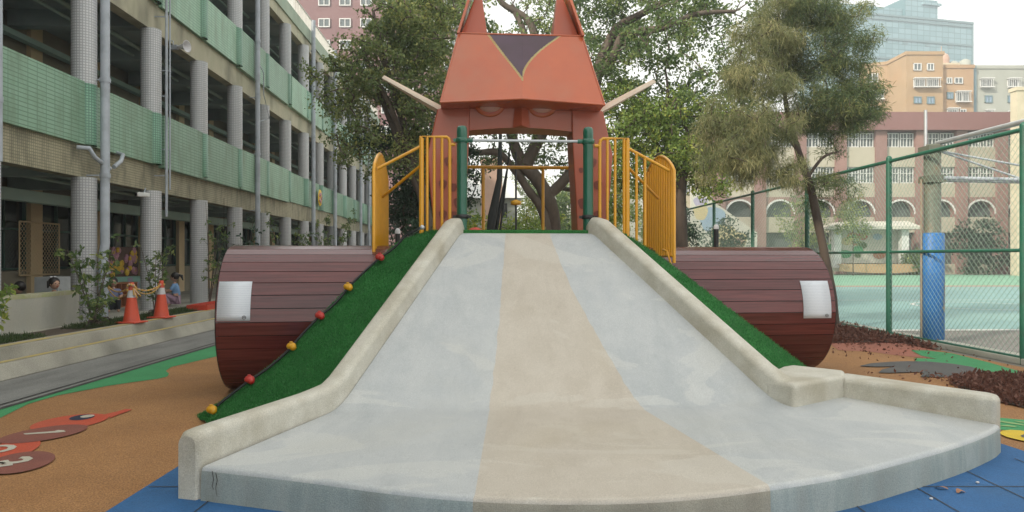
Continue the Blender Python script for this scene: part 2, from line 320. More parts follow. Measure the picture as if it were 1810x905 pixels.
# plants, people, misc
def leafmat(name, c1, c2, c3, rough=.55):
    m, t, N, L, b = nt(name)
    at = N.new('ShaderNodeAttribute'); at.attribute_name = 'rnd'
    r = N.new('ShaderNodeValToRGB'); el = r.color_ramp.elements; el[0].position = 0; el[0].color = (*c1, 1); el[1].position = .6; el[1].color = (*c2, 1); x = el.new(1); x.color = (*c3, 1)
    L.new(at.outputs['Fac'], r.inputs[0]); L.new(r.outputs[0], b.inputs['Base Color']); b.inputs['Roughness'].default_value = rough
    tr = N.new('ShaderNodeBsdfTranslucent'); L.new(r.outputs[0], tr.inputs[0]); mx = N.new('ShaderNodeMixShader'); mx.inputs[0].default_value = .48
    L.new(b.outputs[0], mx.inputs[1]); L.new(tr.outputs[0], mx.inputs[2]); L.new(mx.outputs[0], N['Material Output'].inputs[0]); M[name] = m
leafmat('leaf_banyan', (.050,.10,.040), (.14,.215,.070), (.33,.37,.12))
leafmat('leaf_olive', (.09,.145,.055), (.21,.27,.095), (.46,.45,.15))
leafmat('leaf_dark', (.020,.050,.032), (.040,.085,.048), (.075,.13,.065))
leafmat('leaf_bright', (.10,.18,.045), (.24,.34,.075), (.50,.52,.11))
leafmat('needle', (.085,.12,.05), (.235,.25,.115), (.50,.46,.235), .7)  # warm sunlight put into the leaf colour of the she-oak's left side
leafmat('needle_green', (.050,.095,.046), (.135,.18,.072), (.33,.33,.13), .7)
leafmat('turf_blade', (.018,.13,.030), (.040,.23,.055), (.10,.38,.11), .6)
leafmat('grass', (.03,.06,.02), (.07,.12,.035), (.14,.16,.07))
leafmat('mulch', (.075,.034,.024), (.18,.078,.054), (.32,.18,.14), .85)
pm('bark', (.085,.065,.052), (.13,.105,.085), 6, .9, .8, 25, c3=(.06,.048,.04), s3=4, stretch=(1,1,.3))
pm('bark_dark', (.045,.032,.026), (.08,.06,.045), 6, .9, .8, 25, stretch=(1,1,.3))
pm('moss', (.40,.40,.22), (.46,.44,.34), 5, .9, c3=(.30,.34,.14), s3=3, a3=.8)
pm('soil_dark', (.06,.045,.032), (.09,.065,.045), 6, .95, .8, 40)
pm('cone_orange', (.62,.075,.03), (.55,.07,.03), 4, .5, c3=(.45,.08,.05), s3=4)
pm('cone_white', (.62,.62,.64), (.5,.5,.52), 6, .5)
pm('tape_yellow', (.58,.34,.05), (.5,.3,.1), 9, .6); pm('tape_pink', (.55,.36,.26), (.5,.33,.25), 9, .6)
pm('skin', (.52,.31,.22), None, 6, .55); pm('hair', (.012,.009,.008), None, 20, .5)
pm('shirt_blue', (.20,.36,.60), (.16,.30,.52), 9, .8); pm('shirt_dark', (.02,.025,.035), None, 9, .8); pm('shirt_violet', (.22,.25,.42), None, 9, .8); pm('skirt_pink', (.42,.28,.38), None, 9, .8)
pm('poster_teal', (.20,.40,.34), (.24,.44,.38), 3, .7); pm('wood_orange', (.34,.13,.06), (.30,.12,.05), 3, .6); pm('cabinet_white', (.5,.53,.55), None, 3, .6)
pm('flower_yellow', (.68,.48,.03), (.6,.36,.03), 9, .7); pm('flower_pink', (.5,.26,.34), (.4,.2,.24), 9, .7); pm('flower_dark', (.10,.05,.035), None, 9, .7)
pm('pad_blue', (.018,.14,.42), (.024,.17,.47), 3, .5, c3=(.03,.12,.33), s3=2, a3=.6); pm('pad_tear', (.30,.24,.18), None, 6, .8)
pm('pole_steel', (.10,.115,.09), (.14,.15,.12), 3, .5, c3=(.20,.13,.07), s3=4, a3=.5)
pm('mural_blue', (.24,.33,.44), (.27,.36,.46), 1, .8); pm('mural_yellow', (.52,.44,.24), (.48,.4,.24), 1, .8); pm('mural_peach', (.55,.38,.30), None, 1, .8); pm('mural_cream', (.5,.49,.42), (.45,.44,.4), 1, .8); pm('mural_violet', (.34,.32,.42), None, 1, .8)
pm('tray_red', (.55,.06,.03), None, 4, .5)
pm('leaf_dry', (.32,.15,.08), (.38,.2,.12), 9, .8)

PH = math.atan(.035)                     # the school, lane and court lie turned by 2 degrees
def S(a_, b_): return (a_*math.cos(PH)-b_*math.sin(PH), a_*math.sin(PH)+b_*math.cos(PH))
# ================================================================== SETTING: ground
def struct(name, mb, mat, parent=None, **k):
    o = mb.build(name, mat, parent, **k)
    if parent is None: o['kind'] = 'structure'
    return o
struct('ground', MB().sheet([(-150,-40),(180,-40),(180,330),(-150,330)], 0), M['ground_soil'])
def strip(name, a0, a1, b0, b1, z, mat):
    return struct(name, MB().sheet([S(a0,b0), S(a1,b0), S(a1,b1), S(a0,b1)], z), mat)
def lane(name, a0, a1, b0, b1, z, mat): return struct(name, MB().sheet([(a0,b0), (a1,b0), (a1,b1), (a0,b1)], z), mat)
lane('lane', -6.15, -5.0, -6, 60, .004, M['asphalt'])
struct('rubber_playground', MB().sheet([(-5.02,-6), S(7.28,-6), S(7.28,40), (-5.02,40)], .008), M['rubber_orange'])
def deg(pts, z=0): return [G(x, y, z) for x, y in pts]
gb = deg([(0,741),(50,716),(101,701),(189,684),(236,677),(280,671),(296,667),(299,662),(293,657),(303,650),(367,635),(420,622),(470,612)])
outer = [(-5.01, b) for b in (14, 10, 7, 5.5)]
struct('rubber_border', MB().sheet([G(-500,900), *gb, *outer][::-1], .012), M['rubber_green'])
lane('drain_strip', -5.06, -4.995, -6, 40, .016, M['dark_strip'])
lane('drain_edge', -5.20, -5.16, -6, 40, .010, M['dark_strip'])
struct('rubber_tiles', MB().sheet([(-2.36,-6),(4.9,-6),(4.9,4.6),(3.95,5.5),(3.9,5.95),(3.4,6.2),(-1.7,5.6),(-2.38,5.45)], .012), M['rubber_blue'])
sm_ = MB()
for y in (3.66, 4.2, 4.73, 5.27): sm_.sheet([(-2.35,y),(-1.9,y+.004),(-1.9,y+.014),(-2.35,y+.011)], .015)
for y in (3.2, 3.66, 4.2, 4.73): sm_.sheet([(1.4,y),(4.4,y+.01),(4.4,y+.02),(1.4,y+.01)], .015)
for x in (-1.86, 2.05, 2.6, 3.15, 3.7): sm_.sheet([(x,3.0),(x+.009,3.0),(x+.016,5.4),(x+.007,5.4)], .016)
struct('tile_seams', sm_, M['dark_strip'])
# caterpillar painted on the rubber
def ell(pc, pts_l, pts_t, ang, a0, b0, z, n=40): pass
def Zc(u, v): return G(0+u/5.323, 690+v/5.323)
def ellipse_px(c, w_, h_, tilt, z, mi, mb, n=36):
    """ellipse fitted in plan to an outline surveyed on the photo"""
    pts = []
    for i in range(n):
        t = 2*math.pi*i/n; u = w_*math.cos(t); v = h_*math.sin(t)
        pts.append(Zc(c[0]+u*math.cos(tilt)-v*math.sin(tilt), c[1]+u*math.sin(tilt)+v*math.cos(tilt)))
    mb.sheet(pts, z, mi)
cat = MB()
ellipse_px((650,315), 375, 62, R(-8), .016, 0, cat)
cat.sheet([Zc(*p) for p in [(985,240),(1100,215),(1180,190),(1245,195),(1190,218),(1110,245),(1040,275)]], .0162, 0)
ellipse_px((130,570), 260, 80, R(-14), .018, 0, cat)
ellipse_px((400,432), 430, 62, R(-9), .020, 1, cat)
ellipse_px((180,705), 345, 92, R(-10), .0205, 1, cat)
ellipse_px((772,272), 122, 24, R(-7), .019, 3, cat); ellipse_px((822,264), 68, 12, R(-7), .022, 2, cat)
cat.sheet([Zc(*p) for p in [(218,435),(230,430),(510,408),(545,398),(600,400),(620,412),(560,420),(240,441)]], .023, 2)
def stroke(pts, w0, z):
    P = [Vector((*Zc(*p), 0)) for p in pts]; L_, R_ = [], []
    for i, p in enumerate(P):
        d = (P[min(i+1, len(P)-1)]-P[max(i-1, 0)]).normalized(); nn = Vector((-d.y, d.x, 0)); L_.append(p+nn*w0); R_.append(p-nn*w0)
    for i in range(len(P)-1): cat.add([(L_[i].x,L_[i].y,z),(R_[i].x,R_[i].y,z),(R_[i+1].x,R_[i+1].y,z),(L_[i+1].x,L_[i+1].y,z)], [(0,1,2,3)], 2)
stroke([(-60,552),(40,545),(95,548),(118,560),(95,580),(20,600),(-60,612)], .028, .0225)      # the upper part of a 2
stroke([(30,690),(45,708),(90,712),(160,706),(235,692),(268,674),(240,660),(190,662)], .030, .0235); stroke([(40,708),(0,718),(-60,712)], .030, .0235); stroke([(120,725),(0,742),(-60,735)], .03, .0238)
struct('ground_caterpillar', cat, [M['rubber_red'], M['rubber_maroon'], M['rubber_cream'], M['rubber_navy']])
def Zr(u, v): return G(1440+u/4.524, 560+v/4.524)
def patch(name, pts, z, mat): struct(name, MB().sheet([Zr(*p) for p in pts], z), mat)
patch('rose_patch', [(120,205),(140,235),(190,272),(450,285),(620,310),(800,328),(960,340),(1000,342),(900,318),(800,300),(860,285),(1000,290),(940,250),(700,200),(400,180)], .012, M['rubber_rose'])
patch('green_patch', [(770,275),(900,276),(1100,300),(1400,375),(1674,455),(1900,520),(1900,560),(1674,500),(1400,490),(1340,440),(1100,385),(800,362),(800,338),(980,345),(850,318)], .016, M['rubber_green'])
patch('grey_patch', [(355,405),(450,382),(600,370),(740,365),(900,368),(1100,385),(1250,410),(1330,435),(1352,462),(1250,480),(1100,490),(980,493),(845,490),(872,460),(820,452),(740,455),(600,460),(510,457),(540,432),(640,408),(500,410)], .020, M['rubber_grey'])
def Zq(u, v): return G(1700+u/6.96, 700+v/6.96)
cb_ = MB()
cb_.sheet([Zq(*p) for p in [(380,290),(480,285),(766,310),(1100,340),(1100,500),(766,455),(600,440),(440,430),(380,430)]], .013, 0)
cb_.sheet([Zq(*p) for p in [(420,335),(480,325),(640,350),(766,372),(766,385),(600,362),(480,342),(420,350)]], .017, 1)
cb_.sheet([Zq(*p) for p in [(430,385),(560,378),(680,395),(650,405),(500,392)]], .017, 1); cb_.sheet([Zq(*p) for p in [(640,325),(766,340),(766,352),(700,345)]], .017, 1)
cb_.sheet([Zq(*p) for p in [(465,480),(500,455),(600,445),(720,452),(900,480),(1000,530),(950,590),(800,590),(700,570),(560,535),(490,505)]], .021, 2)
cb_.sheet([Zq(*p) for p in [(725,520),(760,505),(820,510),(830,535),(780,545),(740,540)]], .024, 3)
struct('ground_figure', cb_, [M['rubber_green'], M['rubber_lime'], M['rubber_yellow'], M['rubber_grey']])
# court
strip('court_apron', 7.9, 60, -6, 14.6, .004, M['court_grey'])
strip('court', 7.9, 60, 14.6, 62, .006, M['court_teal'])
strip('court_far_zone', 7.9, 60, 37.9, 62.2, .010, M['court_mint'])
strip('court_red_line', 7.9, 60, 36.6, 37.8, .012, M['court_red'])
strip('court_white_line', 7.9, 60, 14.55, 14.8, .012, M['white_paint'])
ml = MB(); cxx, cyy = S(15.2, 22)
ml.add([(cxx+r_*math.cos(t_), cyy+r_*math.sin(t_), .013) for t_ in [2*math.pi*i/40 for i in range(40)] for r_ in (1.8, 1.9)], [(2*i, 2*i+1, (2*i+3) % 80, (2*i+2) % 80) for i in range(40)])
for b0 in (12.6, 25): ml.sheet([S(9.5,b0), S(60,b0), S(60,b0+.1), S(9.5,b0+.1)], .013)
struct('court_lines', ml, M['white_paint'])
kb = MB(); kb.prism([S(7.45,-2), S(7.85,-2), S(7.85,40), S(7.45,40)], 0, .09)
struct('court_kerb', kb, M['concrete_wall'], bevel=.01)
# far terrace kerb
# stepped kerb and planting bed in front of the school
kb = MB(); kb.hexa([(-6.40,-6,0),(-6.15,-6,0),(-6.15,60,0),(-6.40,60,0),(-6.40,-6,.20),(-6.25,-6,.20),(-6.25,60,.20),(-6.40,60,.20)]); struct('kerb_lower_step', kb, M['concrete'], bevel=.02)
kb = MB(); kb.hexa([(-6.72,-6,0),(-6.4005,-6,0),(-6.4005,60,0),(-6.72,60,0),(-6.72,-6,.36),(-6.47,-6,.36),(-6.47,60,.36),(-6.72,60,.36)]); struct('kerb_upper_step', kb, M['concrete'], bevel=.02)
lane('kerb_line', -6.37, -6.26, -6, 60, .205, M['yellow_line']); lane('kerb_line_upper', -6.62, -6.485, -6, 60, .365, M['yellow_line'])
kb = MB(); kb.prism([S(-7.02,-6), (-6.722,-6), (-6.722,60), S(-7.02,60)], 0, .34); struct('planting_bed', kb, M['soil_dark'])
kb = MB(); kb.prism([S(-20,-6), S(-7.022,-6), S(-7.022,60), S(-20,60)], 0, .35); struct('corridor_floor', kb, M['concrete'])

# ================================================================== THE SLIDE MOUND
AX = R(3.6)
mound = empty('slide_mound', (.3, 7, 0), 0, 'broad stone slide with a tan middle stripe, low side walls and green turf flanks', 'slide')
mo = Vector((.3, 7, 0))
def mbuild(mb, name, mat, parent=mound, **k):
    mb.v = [(x-mo.x, y-mo.y, z-mo.z) for x, y, z in mb.v]; return mb.build(name, mat, parent, **k)
TL, TR_ = Vector((-.545, 8.30)), Vector((.875, 8.40)); KL, KR = Vector((-1.47, 5.77)), Vector((2.34, 6.05))
ZT, ZK = 1.775, .26
def prof(t):       # height along the incline, eased into the landing
    z = ZT+(ZK-ZT)*t
    if t > .80: u = (t-.80)/.20; z = (ZT+(ZK-ZT)*.80)+(ZK-ZT)*.20*(u*2-u*u)*1.0 if u < 1 else ZK
    if t < .05: z = ZT-(ZT-ZK)*(t*t/.05)*.9-.0
    return z
def prof2(t):
    s_ = (ZK-ZT)
    a_ = .06; b_ = .13
    # slope profile: ramp up over a_, constant, ramp down over b_
    tot = 1-a_/2-b_/2
    if t < a_: v = t*t/(2*a_)
    elif t < 1-b_: v = a_/2+(t-a_)
    else: u = t-(1-b_); v = a_/2+(1-b_-a_)+u-u*u/(2*b_)
    return ZT+s_*v/tot
# stripe boundaries as fraction across, at several t
def lerp_tab(tab, t):
    for (t0, v0), (t1, v1) in zip(tab, tab[1:]):
        if t <= t1: return v0+(v1-v0)*(t-t0)/(t1-t0)
    return tab[-1][1]
def frac_at(px, py, t):
    z = prof2(t); L_ = TL.lerp(KL, t); R_ = TR_.lerp(KR, t)
    a_ = CX+F*L_.x/L_.y; b_ = CX+F*R_.x/R_.y; return (px-a_)/(b_-a_)
def py_at(t): c = (TL.lerp(KL, t)+TR_.lerp(KR, t))/2; return HY+F*(EYE-prof2(t))/c.y
bl = [(418,893),(500,885),(560,880),(650,868),(735,856)]; br_ = [(418,972),(470,992),(520,1013),(600,1055),(680,1098),(735,1136)]
def pxof(tab, y):
    if y <= tab[0][0]: return tab[0][1]
    for (y0, x0), (y1, x1) in zip(tab, tab[1:]):
        if y <= y1: return x0+(x1-x0)*(y-y0)/(y1-y0)
    return tab[-1][1]
NL, NM, NR = 14, 12, 16
def row_at(t):
    L_ = TL.lerp(KL, t); R_ = TR_.lerp(KR, t); z = prof2(t); y = py_at(t)
    a_ = frac_at(pxof(bl, y), y, t)+random.uniform(-.0025,.0025); b_ = frac_at(pxof(br_, y), y, t)+random.uniform(-.0025,.0025)
    ss = [a_*i/NL for i in range(NL)]+[a_+(b_-a_)*i/NM for i in range(NM)]+[b_+(1-b_)*i/NR for i in range(NR+1)]
    return [(L_.lerp(R_, s).x, L_.lerp(R_, s).y, z) for s in ss]
NT = 44
rows = [row_at(i/NT) for i in range(NT+1)]
mf = lambda i, j: 1 if NL <= j < NL+NM else 0
surf = MB()
lipr = [[(x, y+.10, z+.0) for x, y, z in rows[0]]]
surf.grid(lipr+rows, mf=mf)
# landing arc (top edge), parameterised by plan points
ARC = [(-1.88,4.50),(-1.165,4.26),(-.58,4.02),(-.207,3.93),(.0,3.90),(.433,3.88),(.891,3.93),(1.35,4.08),(1.59,4.18),(2.0,4.36),(2.47,4.66),(2.92,4.95),(3.33,5.25),(3.60,5.49),(3.70,5.60)]
def arc_x(x):
    for (x0, y0), (x1, y1) in zip(ARC, ARC[1:]):
        if x <= x1: return y0+(y1-y0)*(x-x0)/(x1-x0)
    return ARC[-1][1]
AXs = [p[0] for p in ARC]
def smooth_arc(x): return sum(arc_x(min(max(x+d, ARC[0][0]), ARC[-1][0])) for d in (-.22,-.11,0,.11,.22))/5 if -1.6 < x < 3.4 else arc_x(x)
xL, xR = -.20, 1.44
xe = 3.0      # front x of the point where the knee's right end lands
fx = [ARC[0][0]+(xL-ARC[0][0])*i/NL for i in range(NL)]+[xL+(xR-xL)*i/NM for i in range(NM)]+[xR+(xe-xR)*i/NR for i in range(NR+1)]
NE = 6
fx += [xe+(ARC[-1][0]-xe)*(i+1)/NE for i in range(NE)]
front = [Vector((x, smooth_arc(x))) for x in fx]
BE = Vector((2.96, 6.52))
back = [Vector(p[:2]) for p in rows[-1]]+[KR.lerp(BE, (i+1)/NE) for i in range(NE)]
ZF = .222
lrows = []
NLD = 12
for k in range(NLD+1):
    t = k/NLD; lrows.append([(b.lerp(f, t).x, b.lerp(f, t).y, ZK+(ZF-ZK)*t) for b, f in zip(back, front)])
surf.grid(lrows, mf=mf)
mbuild(surf, 'slide_surface', [M['slide_pale'], M['slide_tan']], weld=True)
# lip: rounded edge then the upright face
cen = Vector((.9, 7.6)); lr = []
for off, z in ((0, ZF), (.012, ZF-.003), (.024, ZF-.012), (.031, ZF-.028), (.034, ZF-.06), (.036, .10), (.038, 0)):
    r_ = []
    for f in front: d = (f-cen).normalized(); q = f+d*off; r_.append((q.x, q.y, z))
    lr.append(r_)
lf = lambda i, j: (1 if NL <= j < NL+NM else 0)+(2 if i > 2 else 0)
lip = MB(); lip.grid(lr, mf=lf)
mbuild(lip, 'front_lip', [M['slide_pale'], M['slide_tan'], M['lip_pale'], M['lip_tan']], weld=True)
ck = MB()
for pts in ([(-1.80,.20),(-1.79,.15),(-1.80,.11),(-1.79,.09)], [(-1.775,.19),(-1.765,.15),(-1.77,.12)], [(-1.77,.13),(-1.775,.10),(-1.765,.05)]):
    P = []
    for x, z in pts:
        d = (Vector((x, arc_x(x)))-cen).normalized(); P.append((x+d.x*.036, arc_x(x)+d.y*.036, z))
    ck.tube(P, .0022, 4)
mbuild(ck, 'crack', M['dark_strip'])
# walls with rounded tops, swept along a path of (x, y, ztop, halfwidth)
def wall_path(path, mb, rnd=.06, capround=(True, True), base=0.0):
    rows = []; P = [Vector(p[:2]) for p in path]
    for i, p in enumerate(P):
        d0 = (P[i]-P[i-1]).normalized() if i else None; d1 = (P[i+1]-P[i]).normalized() if i < len(P)-1 else None
        d = ((d0 or d1)+(d1 or d0)).normalized(); k = 1/max(.5, d.dot(d1 or d0)); nn = Vector((d.y, -d.x)); h = path[i][3]*k; zt = path[i][2]
        sec = [(-h, base), (-h, zt-rnd)]+[(-h+rnd-rnd*math.cos(a_), zt-rnd+rnd*math.sin(a_)) for a_ in (R(22),R(45),R(67),R(90))]
        sec += [(h-rnd+rnd*math.sin(a_), zt-rnd+rnd*math.cos(a_)) for a_ in (0.001,R(22),R(45),R(67),R(90))]+[(h, base)]
        rows.append([(p.x+nn.x*u, p.y+nn.y*u, z) for u, z in sec])
    mb.grid(rows)
    for r_ in (rows[0], rows[-1]): mb.add(r_, [tuple(range(len(r_)))])
def offs(A, B, d, side): n_ = (B-A).normalized(); nn = Vector((n_.y, -n_.x))*side; return nn*d
lw = MB(); nl = offs(TL, KL, .095, 1)           # outward is to the left
path = []
h0 = .09
for i in range(0, 23):
    t = -.035+i/22*1.02; c = TL.lerp(KL, t)+nl
    zt = prof2(min(max(t, 0), 1))+.185
    if i == 0: zt -= .085; 
    if i == 1: zt -= .012
    path.append((c.x, c.y, max(zt, .43), h0 if i else .06))
path[-1] = (KL.x+nl.x-.0, KL.y+nl.y, .455, .09)
e0 = Vector((-1.965+.0, 4.60)); k0 = Vector((path[-1][0], path[-1][1]))
for i in range(1, 9): c = k0.lerp(e0, i/8); path.append((c.x, c.y, .45-.02*i/8, .085))
path.append((e0.x-.022, e0.y-.06, .425, .082)); path.append((e0.x-.035, e0.y-.105, .40, .062)); 
wall_path(path, lw, .055)
mbuild(lw, 'side_wall', M['kerb_stone'], weld=True)
rw = MB(); nr = offs(TR_, KR, .10, -1); path = []
for i in range(0, 23):
    t = -.035+i/22*1.0; c = TR_.lerp(KR, t)+nr; zt = prof2(min(max(t, 0), 1))+.20
    if i == 0: zt -= .085
    if i == 1: zt -= .012
    path.append((c.x, c.y, max(zt, .43) if i < 22 else .42, .10 if i else .065))
wall_path(path, rw, .06)
mbuild(rw, 'side_wall', M['kerb_stone'], weld=True)
bk = MB(); bk.prism([(2.335,6.04),(2.95,6.50),(3.10,6.80),(2.74,7.16),(2.60,7.05),(2.30,6.62),(2.185,6.29)], 0, .452); mbuild(bk, 'wall_end_block', M['kerb_stone'], bevel=.04, seg=4)
cw = MB(); cw.prism([(2.94,6.50),(3.70,5.585),(3.84,5.74),(3.83,5.84),(3.12,6.84),(2.98,6.74)], 0, .425); mbuild(cw, 'landing_kerb', M['kerb_stone'], bevel=.045, seg=4)
# turf flanks
RP = [(671,7.9,1.46),(615,7.61,1.15),(565,7.37,.872),(515,7.14,.589),(441,6.83,.316),(374,6.57,.035)]
rope3 = [Vector(((x-CX)/F*Y, Y, z)) for x, Y, z in RP]; rope3[-1].z += .055
def turf_flank(E, I, name, side):
    mb = MB(); rows = []
    for e_, i_ in zip(E, I):
        r_ = []
        for k in range(13):
            u = k/12; p = e_.lerp(i_, u); r_.append((p.x, p.y, p.z+.035*math.sin(math.pi*u)))
        rows.append(r_)
    # rounded shoulder and outer side down to the ground
    sh = []
    for (e_, i_), r_ in zip(zip(E, I), rows):
        o_ = (e_-i_); o_.z = 0; o_.normalize()
        wb = .07+((.34 if e_.z > .1 else .16)*max(0, min(1, 1-e_.z/.8)) if side < 0 else 0)
        sh.append([(e_.x+o_.x*wb, e_.y+o_.y*wb, .012), (e_.x+o_.x*(.06+(wb-.07)*.5), e_.y+o_.y*(.06+(wb-.07)*.5), max(.03, e_.z-.12)), (e_.x+o_.x*.035, e_.y+o_.y*.035, max(.04, e_.z-.03))]+r_)
    mb.grid(sh); return mb
EL = [Vector((-1.02,8.42,1.775)), Vector((-1.28,8.14,1.66))]+[p+Vector((-.045,.045,-.015)) for p in rope3]; EL[-1] = Vector((-2.82,6.70,.07)); EL.append(Vector((-2.72,6.50,.03)))
IL = []
zs = [e_.z for e_ in EL]
for z in zs:
    t = (1.775-z)/1.775
    c = (TL+nl*2).lerp(KL+nl*2, min(1, t*1.02)) if t < .93 else Vector((-1.72, 5.65))
    IL.append(Vector((c.x, c.y, z)))
IL[-1] = Vector((-1.85,5.25,.012)); IL[-2] = Vector((-1.80,5.5,.04))
mbuild(turf_flank(EL, IL, 't', -1), 'turf_flank', M['turf'])
ER = [Vector((1.3,8.55,1.775)).lerp(Vector((3.5,7.4,0)), t) for t in (0,.06,.15,.3,.45,.6,.75,.9,1)]
for i, d in enumerate((0,.03,.05,.045,.03,.02,.01,0,0)): ER[i].z += d if i else 0
IR = []
for e_ in ER:
    t = (1.775-min(e_.z,1.775))/1.775; c = (TR_+nr*2).lerp(KR+nr*2.0+Vector((.1,.2)), t); IR.append(Vector((c.x, c.y, e_.z)))
mbuild(turf_flank(ER, IR, 't', 1), 'turf_flank', M['turf'])
# deck body
def rot(x, y): c, s_ = math.cos(AX), math.sin(AX); return (.16+x*c-y*s_, 8.42+x*s_+y*c)
dk = MB(); dk.prism([rot(-1.22,0), rot(1.18,0), rot(1.18,2.2), rot(-1.22,2.2)], 0, 1.775); 
mbuild(dk, 'deck', M['turf'])
dl = MB(); dl.prism([rot(-.76,-.045), rot(.78,-.045), rot(.78,.0), rot(-.76,.0)], 1.70, 1.815); mbuild(dl, 'deck_edge', M['turf'], bevel=.01)
# the climbing rope with its grips: a thing lying on the turf
rp = empty('climbing_rope', tuple(rope3[-1]), 0, 'black climbing rope with red and yellow grips lying down the left turf flank', 'rope')
ro = rope3[-1]
pts = [Vector((-.985,8.02,1.80)), Vector((-1.18,8.05,1.70))]+rope3; full = []
for i in range(len(pts)-1):
    for k in range(6):
        u = k/6; p = pts[i].lerp(pts[i+1], u); wob = math.sin(u*math.pi)*.018*(1 if i % 2 else -1); full.append((p.x-ro.x+wob, p.y-ro.y, p.z-ro.z+.035-.01*math.sin(u*math.pi)))
MB().tube(full, .0125, 7).build('rope', M['rope_black'], rp)
for i, p in enumerate(rope3):
    q = p-ro; b_ = MB(); b_.ball((q.x, q.y, q.z+.045), .044, 14, sq=(1.1,1,.85)); b_.ball((q.x+.024, q.y-.022, q.z+.035), .034, 8); b_.lathe([(.016,-.006),(.016,.006),(0,.007)], (q.x,q.y-.012,q.z+.085), 8)
    b_.build('grip', M['grip_red'] if i % 2 == 0 else M['grip_yellow'], rp)
hk = MB(); q = pts[0]-ro; hk.ball((q.x, q.y, q.z+.03), .028, 10); hk.tube([(q.x-.10,q.y+.03,q.z-.02),(q.x,q.y,q.z+.03)], .016, 8); hk.build('rope_anchor', M['grey_metal'], rp)

# ================================================================== POSTS AND RAILINGS ON THE DECK
def local(o, dz=1.775): pass
gate = empty('slide_gateway', (*rot(0,.07), 1.775), AX, 'two green round posts joined by a grey bar at the top of the slide', 'gateway')
for x in (-.735, .735):
    p = MB(); p.lathe([(.060,0),(.060,1.16),(.0615,1.17),(.058,1.215),(.045,1.24),(.0,1.25)], (x,0,0), 20); po = p.build('post', M['green_metal'], gate)
    c = MB(); c.lathe([(.061,1.045),(.074,1.05),(.074,1.10),(.061,1.105)], (x,0,0), 20); s_ = 1 if x < 0 else -1
    c.tube([(x+s_*.06,0,1.078),(x+s_*.125,0,1.078)], .026, 10); c.box(x-.1, x-.06, -.02, .02, 1.06, 1.095); c.build('clamp', M['green_metal'], gate)
    c = MB(); c.lathe([(.061,.17),(.078,.175),(.078,.215),(.061,.22)], (x,0,0), 20); c.box(x-.105, x+.105, -.022, .022, .18, .21); c.build('collar', M['black_plastic'], gate)
MB().tube([(-.62,0,1.078),(.62,0,1.078)], .0165, 12).build('crossbar', M['grey_metal'], gate)
def railing(sgn, label):
    r_ = empty('safety_railing', (*rot(sgn*1.05,.08), 1.775), AX, label, 'railing', 'yellow safety railings beside the slide')
    x = lambda v: sgn*(v-1.05)
    tr = .019
    # barred panel by the post
    f = MB(); f.tube([(x(.875),0,-.02),(x(.875),0,1.06),(x(.885),0,1.095),(x(.91),0,1.115),(x(1.205),0,1.12),(x(1.205),0,-.02)], tr, 10)
    f.build('panel_frame', M['yellow_metal'], r_)
    for v in (.965, 1.055, 1.135) if sgn < 0 else (.965, 1.055, 1.16): MB().tube([(x(v),0,-.02),(x(v),0,1.11)], .0165, 10).build('bar', M['yellow_metal'], r_)
    MB().tube([(x(1.20),0.0,-.05),(x(1.20),0.0,1.10)], .028, 12).build('corner_post', M['yellow_metal'], r_)
    st = MB(); st.tube([(x(.81),0,1.03),(x(.885),0,1.03)], .02, 8); st.build('bracket', M['yellow_metal'], r_)
    # sloping hand rails out to the arched panel
    MB().tube([(x(1.20),0,1.01),(x(1.70),0,.745)], .018, 10).build('hand_rail', M['yellow_metal'], r_)
    MB().tube([(x(1.20),0,.79),(x(1.70),.5,.46)], .018, 10).build('hand_rail', M['yellow_metal'], r_)
    if sgn > 0:
        for v in (1.31, 1.41): MB().tube([(x(v),0,-.25),(x(v),0,1.01-(v-1.2)*.53)], .0165, 10).build('bar', M['yellow_metal'], r_)
    # arched panel running back
    X0 = x(1.735); n = 13; Lp = 1.42; y0 = -.08
    tz = lambda u: .74+.25*math.sin(math.pi*u)**.8
    fr = MB(); fr.tube([(X0,y0,-.34)]+[(X0,y0+Lp*i/16,tz(i/16)) for i in range(17)]+[(X0,y0+Lp,-.34)], .02, 10); fr.tube([(X0,y0,-.26),(X0,y0+Lp,-.26)], .014, 8)
    fr.build('arched_frame', M['yellow_metal'], r_)
    for i in range(1, n): u = i/n; MB().tube([(X0,y0+Lp*u,-.26),(X0,y0+Lp*u,tz(u))], .021, 8).build('bar', M['yellow_metal'], r_)
    hk = MB(); hk.tube([(X0-sgn*.02,y0+.05,-.36),(X0-sgn*.05,y0+.12,-.20),(X0-sgn*.05,y0+.3,-.18)], .012, 6); hk.build('bracket', M['yellow_metal'], r_)
    return r_
railing(-1, 'yellow barred railing left of the slide top, with sloping rails and an arched end panel')
railing(1, 'yellow barred railing right of the slide top, with sloping rails and an arched end panel')
br2 = empty('back_railing', (*rot(0,2.1), 1.775), AX, 'low yellow rail across the back of the deck, seen between the fox legs', 'railing')
MB().tube([(-1.15,0,1.02),(1.15,0,1.02)], .024, 10).build('top_rail', M['yellow_metal'], br2)
for x in (-1.12, -.44, .42, 1.12): MB().tube([(x,0,-.02),(x,0,1.0)], .022, 10).build('upright', M['yellow_metal'], br2)

